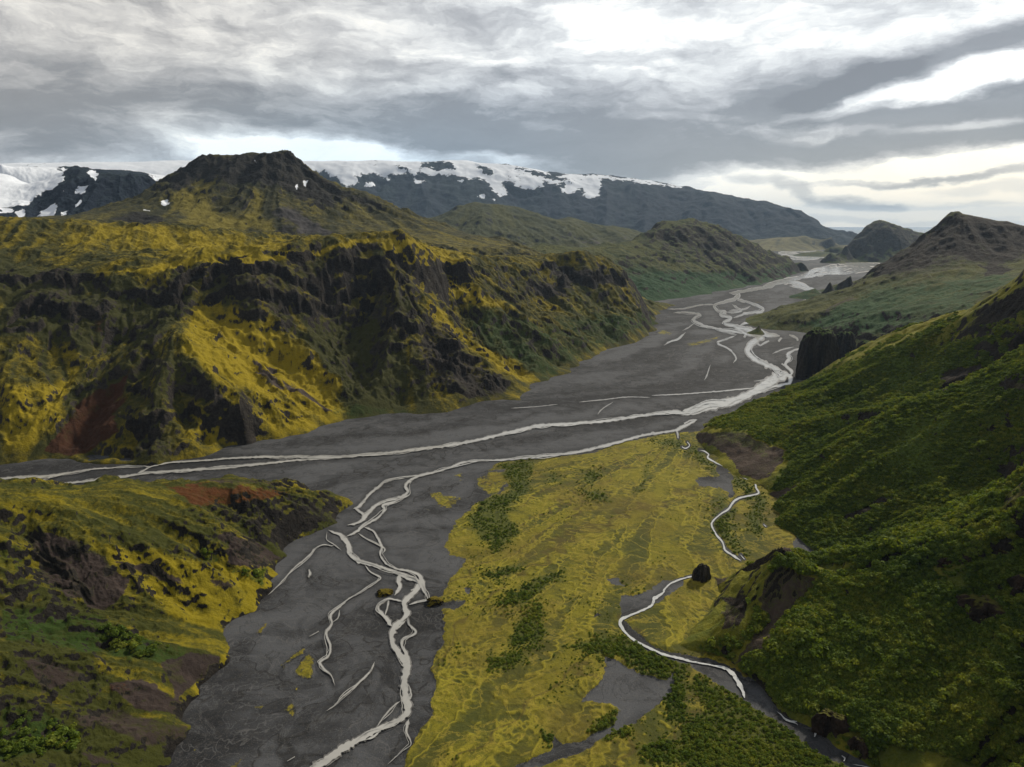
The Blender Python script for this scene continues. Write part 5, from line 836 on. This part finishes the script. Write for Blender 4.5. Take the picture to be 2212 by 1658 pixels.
for (lab, x0, x1, yt, yb, sd, pf) in [
 ('large dark overhanging boulder bedded in the birch scrub on the right slope', 2064, 2170, 1296, 1352, 12, ((0,1),(.5,.95),(.85,.75),(1,.5))),
 ('dark square rock face above the little waterfall in the gully', 1762, 1822, 1545, 1598, 13, ((0,1),(.7,.95),(1,.7))),
 ('brown boulder in the gully just below the waterfall', 1832, 1876, 1598, 1636, 14, ((0,1),(.5,.9),(.8,.7),(1,.45))),
 ('dark rock cut off by the right edge of the picture', 2190, 2250, 1252, 1288, 15, ((0,1),(.5,.9),(1,.5))),
 ('small dark boulder, rightmost of three lying high on the right slope', 2152, 2180, 1192, 1212, 17, ((0,1),(.5,.9),(1,.5))),
 ('small dark boulder, middle one of three lying high on the right slope', 2072, 2098, 1200, 1218, 18, ((0,1),(.5,.9),(1,.5))),
 ('small dark boulder, leftmost of three lying high on the right slope', 2030, 2056, 1206, 1224, 19, ((0,1),(.5,.9),(1,.5)))]:
    rock('boulder', lab, x0, x1, yt, yb, on_slope(S, (x0+x1)/2, yb), bm_, depth=.6, seed=sd, prof=pf, rough=.26)
# ------------------------------------------------------------------ birch scrub: far too many bushes to count
def leaf_mat(name, a, b, cc):
    mt = bpy.data.materials.new(name); mt.use_nodes = True; q = NT(mt.node_tree)
    rnd = q.n('ShaderNodeObjectInfo').outputs['Random']; P = q.n('ShaderNodeTexCoord').outputs['Object']; W_ = q.n('ShaderNodeNewGeometry').outputs['Position']
    nb = q.noise(W_, .012, 5, .6); nf = q.noise(P, 3.0, 3, .7)
    f = q.m('ADD', q.m('MULTIPLY', rnd, .55), q.m('MULTIPLY', q.m('SUBTRACT', nb, .5), 1.6)); col = q.ramp(q.m('ADD', f, .2), [(0.0, a), (.5, b), (1.0, cc)])
    col = q.mix(q.ss(nf, .35, .7), q.mix(1.0, col, (.6,.6,.6), 'MULTIPLY'), q.mix(1.0, col, (1.3,1.3,1.2), 'MULTIPLY'))
    bs = q.n('ShaderNodeBsdfPrincipled', {'Base Color': col, 'Roughness': .75}); bs.inputs['Specular IOR Level'].default_value = .25
    tr = q.n('ShaderNodeBsdfTranslucent', {'Color': q.mix(1.0, col, (1.5,1.35,.6), 'MULTIPLY')})
    q.n('ShaderNodeOutputMaterial', {0: q.n('ShaderNodeMixShader', {0: .42, 1: bs.outputs[0], 2: tr.outputs[0]}).outputs[0]}); return mt
bush_m = leaf_mat('birch_leaves', (.055,.105,.014), (.14,.205,.024), (.27,.29,.036))
def bush_mesh(seed, n=150):
    """a bush as a dome of small leaf clumps on short stems"""
    rs = np.random.RandomState(seed); V = []; F = []
    lob = [(rs.uniform(-.45,.45), rs.uniform(-.45,.45), rs.uniform(.35,.75), rs.uniform(.38,.6)) for _ in range(5)]
    for k in range(n):
        cx, cy, cz, rr = lob[k % 5]; d = rs.normal(size=3); d[2] = abs(d[2])*.9-.15; d /= np.linalg.norm(d)
        p = np.array([cx, cy, cz])+d*rr*rs.uniform(.8, 1.05)*np.array([1,1,.8]); s_ = rs.uniform(.12, .22)
        nrm = d+rs.normal(size=3)*.35; nrm /= np.linalg.norm(nrm); t = np.cross(nrm, rs.normal(size=3)); t /= np.linalg.norm(t); b = np.cross(nrm, t); o_ = len(V)
        for a in (0, 1.57, 3.14, 4.71): V.append(p+(t*math.cos(a)+b*math.sin(a))*s_*rs.uniform(.7, 1.2)+nrm*rs.uniform(-.05,.05))
        F.append((o_, o_+1, o_+2, o_+3))
    me = bpy.data.meshes.new('birch_bush'); me.from_pydata([tuple(v) for v in V], [], F); me.materials.append(bush_m); me.update(); return me
bcol = bpy.data.collections.new('bush_kinds')
for k in range(5): bcol.objects.link(bpy.data.objects.new('bush_kind', bush_mesh(50+k)))
def scatter(name, label, jobs):
    pts, scl = [], []
    for (hill, n, r0, r1, size, thr, seed) in jobs:
        if hill is None:                      # the flat moss plain
            rs = np.random.RandomState(seed); a = rs.uniform(-.15, .6, n*5); r = np.exp(rs.uniform(math.log(r0*H), math.log(r1*H), n*5)); X, Y = np.sin(a)*r, np.cos(a)*r
            I = np.interp(r, FL[1][:,0], np.arange(FL[1].shape[0])); J = (a+.72)/1.44*(FL[0].shape[1]-1); mm = bil(FL[2], I, J); gg = bil(FL[3], I, J); zz_ = bil(FL[4], I, J)
            nn = fbm(X, Y, 45, 4, seed+3)
            ok = (mm > .7) & (gg+nn*.45+rs.uniform(-.55,.45,len(a)) > thr); idx = np.nonzero(ok)[0][:n]
            pts.append(np.stack([X, Y, zz_-.15], -1)[idx]); scl.append(size*np.exp(rs.normal(0, .35, len(idx)))*(.55+.8*np.clip(gg[idx], 0, 1))); continue
        rs = np.random.RandomState(seed); a = rs.uniform(hill.az[0], hill.az[1], n*4); 
        p = .7; uu = rs.rand(n*4); r = (uu*((r1*H)**p-(r0*H)**p)+(r0*H)**p)**(1/p)      # denser near the camera, per area
        X, Y = np.sin(a)*r, np.cos(a)*r
        g_ = hill.samp(hill.cover[...,2], X, Y); rk = np.maximum(hill.samp(hill.cover[...,0], X, Y), hill.samp(hill.cover[...,1], X, Y)); Z = hill.final_z(X, Y)
        nn = fbm(X, Y, 60, 4, seed+3)
        u, v = project(X, Y, Z)
        ok = (g_+nn*.45+rs.uniform(-.15,.15,len(a)) > thr) & (rk+nn*.2 < .55) & (Z > 1.5) & (u > -400) & (u < 2800) & (v < 2000)
        idx = np.nonzero(ok)[0][:n]
        s_ = size*(r[idx]/(1.2*H))**.30*np.exp(rs.normal(0, .36, len(idx)))*(1+.5*np.clip(nn[idx], -.6, 1))
        pts.append(np.stack([X, Y, Z-.15*size], -1)[idx]); scl.append(s_)
    pts = np.concatenate(pts); scl = np.concatenate(scl); print('bushes', len(pts))
    me = bpy.data.meshes.new(name); me.vertices.add(len(pts)); me.vertices.foreach_set('co', pts.astype(np.float32).ravel())
    at = me.attributes.new('size', 'FLOAT', 'POINT'); at.data.foreach_set('value', scl.astype(np.float32))
    o = bpy.data.objects.new(name, me); sc.collection.objects.link(o); tag(o, 'stuff', label, 'scrub')
    ng = bpy.data.node_groups.new('scatter_'+name, 'GeometryNodeTree'); ng.interface.new_socket('Geometry', in_out='INPUT', socket_type='NodeSocketGeometry'); ng.interface.new_socket('Geometry', in_out='OUTPUT', socket_type='NodeSocketGeometry')
    N = ng.nodes; Lk = ng.links; gi = N.new('NodeGroupInput'); go = N.new('NodeGroupOutput'); m2p = N.new('GeometryNodeMeshToPoints'); iop = N.new('GeometryNodeInstanceOnPoints'); ci = N.new('GeometryNodeCollectionInfo')
    ci.inputs['Collection'].default_value = bcol; ci.inputs['Separate Children'].default_value = True; ci.inputs['Reset Children'].default_value = True
    na = N.new('GeometryNodeInputNamedAttribute'); na.data_type = 'FLOAT'; na.inputs['Name'].default_value = 'size'
    rv = N.new('FunctionNodeRandomValue'); rv.data_type = 'FLOAT_VECTOR'; rv.inputs[0].default_value = (-.15,-.15,0); rv.inputs[1].default_value = (.15,.15,6.28)
    iop.inputs['Pick Instance'].default_value = True
    Lk.new(gi.outputs[0], m2p.inputs['Mesh']); Lk.new(m2p.outputs[0], iop.inputs['Points']); Lk.new(ci.outputs[0], iop.inputs['Instance']); Lk.new(na.outputs['Attribute'], iop.inputs['Scale']); Lk.new(rv.outputs[0], iop.inputs['Rotation']); Lk.new(iop.outputs[0], go.inputs[0])
    md = o.modifiers.new('scatter', 'NODES'); md.node_group = ng
scatter('birch_scrub', 'dense green birch scrub covering the right hand slopes', [(S, int(130000*Q), .75, 2.2, 2.0, .32, 301), (S, int(110000*Q), 2.1, 5.1, 1.5, .40, 304)])
scatter('plain_scrub', 'low green shrubs dotted over the yellow moss plain', [(None, int(26000*Q), .95, 4.2, 1.15, .60, 303)])
scatter('shrub_patches', 'green shrub patches along the near left hill', [(L, int(24000*Q), .9, 2.9, 2.4, .60, 302)])

# ------------------------------------------------------------------ haze
hz = bpy.data.materials.new('haze'); hz.use_nodes = True; q = NT(hz.node_tree)
vol = q.n('ShaderNodeVolumePrincipled', {'Color': (.52,.73,1.0), 'Density': 1.2e-5, 'Anisotropy': .3})
q.n('ShaderNodeOutputMaterial', {1: vol.outputs[0]})
bx = 100000; z0, z1 = -60.0, 2600.0
V = [(x, y, z) for z in (z0, z1) for y in (-bx, bx) for x in (-bx, bx)]
me = bpy.data.meshes.new('haze'); me.from_pydata(V, [], [(0,2,3,1),(4,5,7,6),(0,1,5,4),(2,6,7,3),(0,4,6,2),(1,3,7,5)]); me.materials.append(hz)
o = bpy.data.objects.new('haze', me); sc.collection.objects.link(o); tag(o, 'stuff', label='thin blue haze filling the valley air', cat='haze')
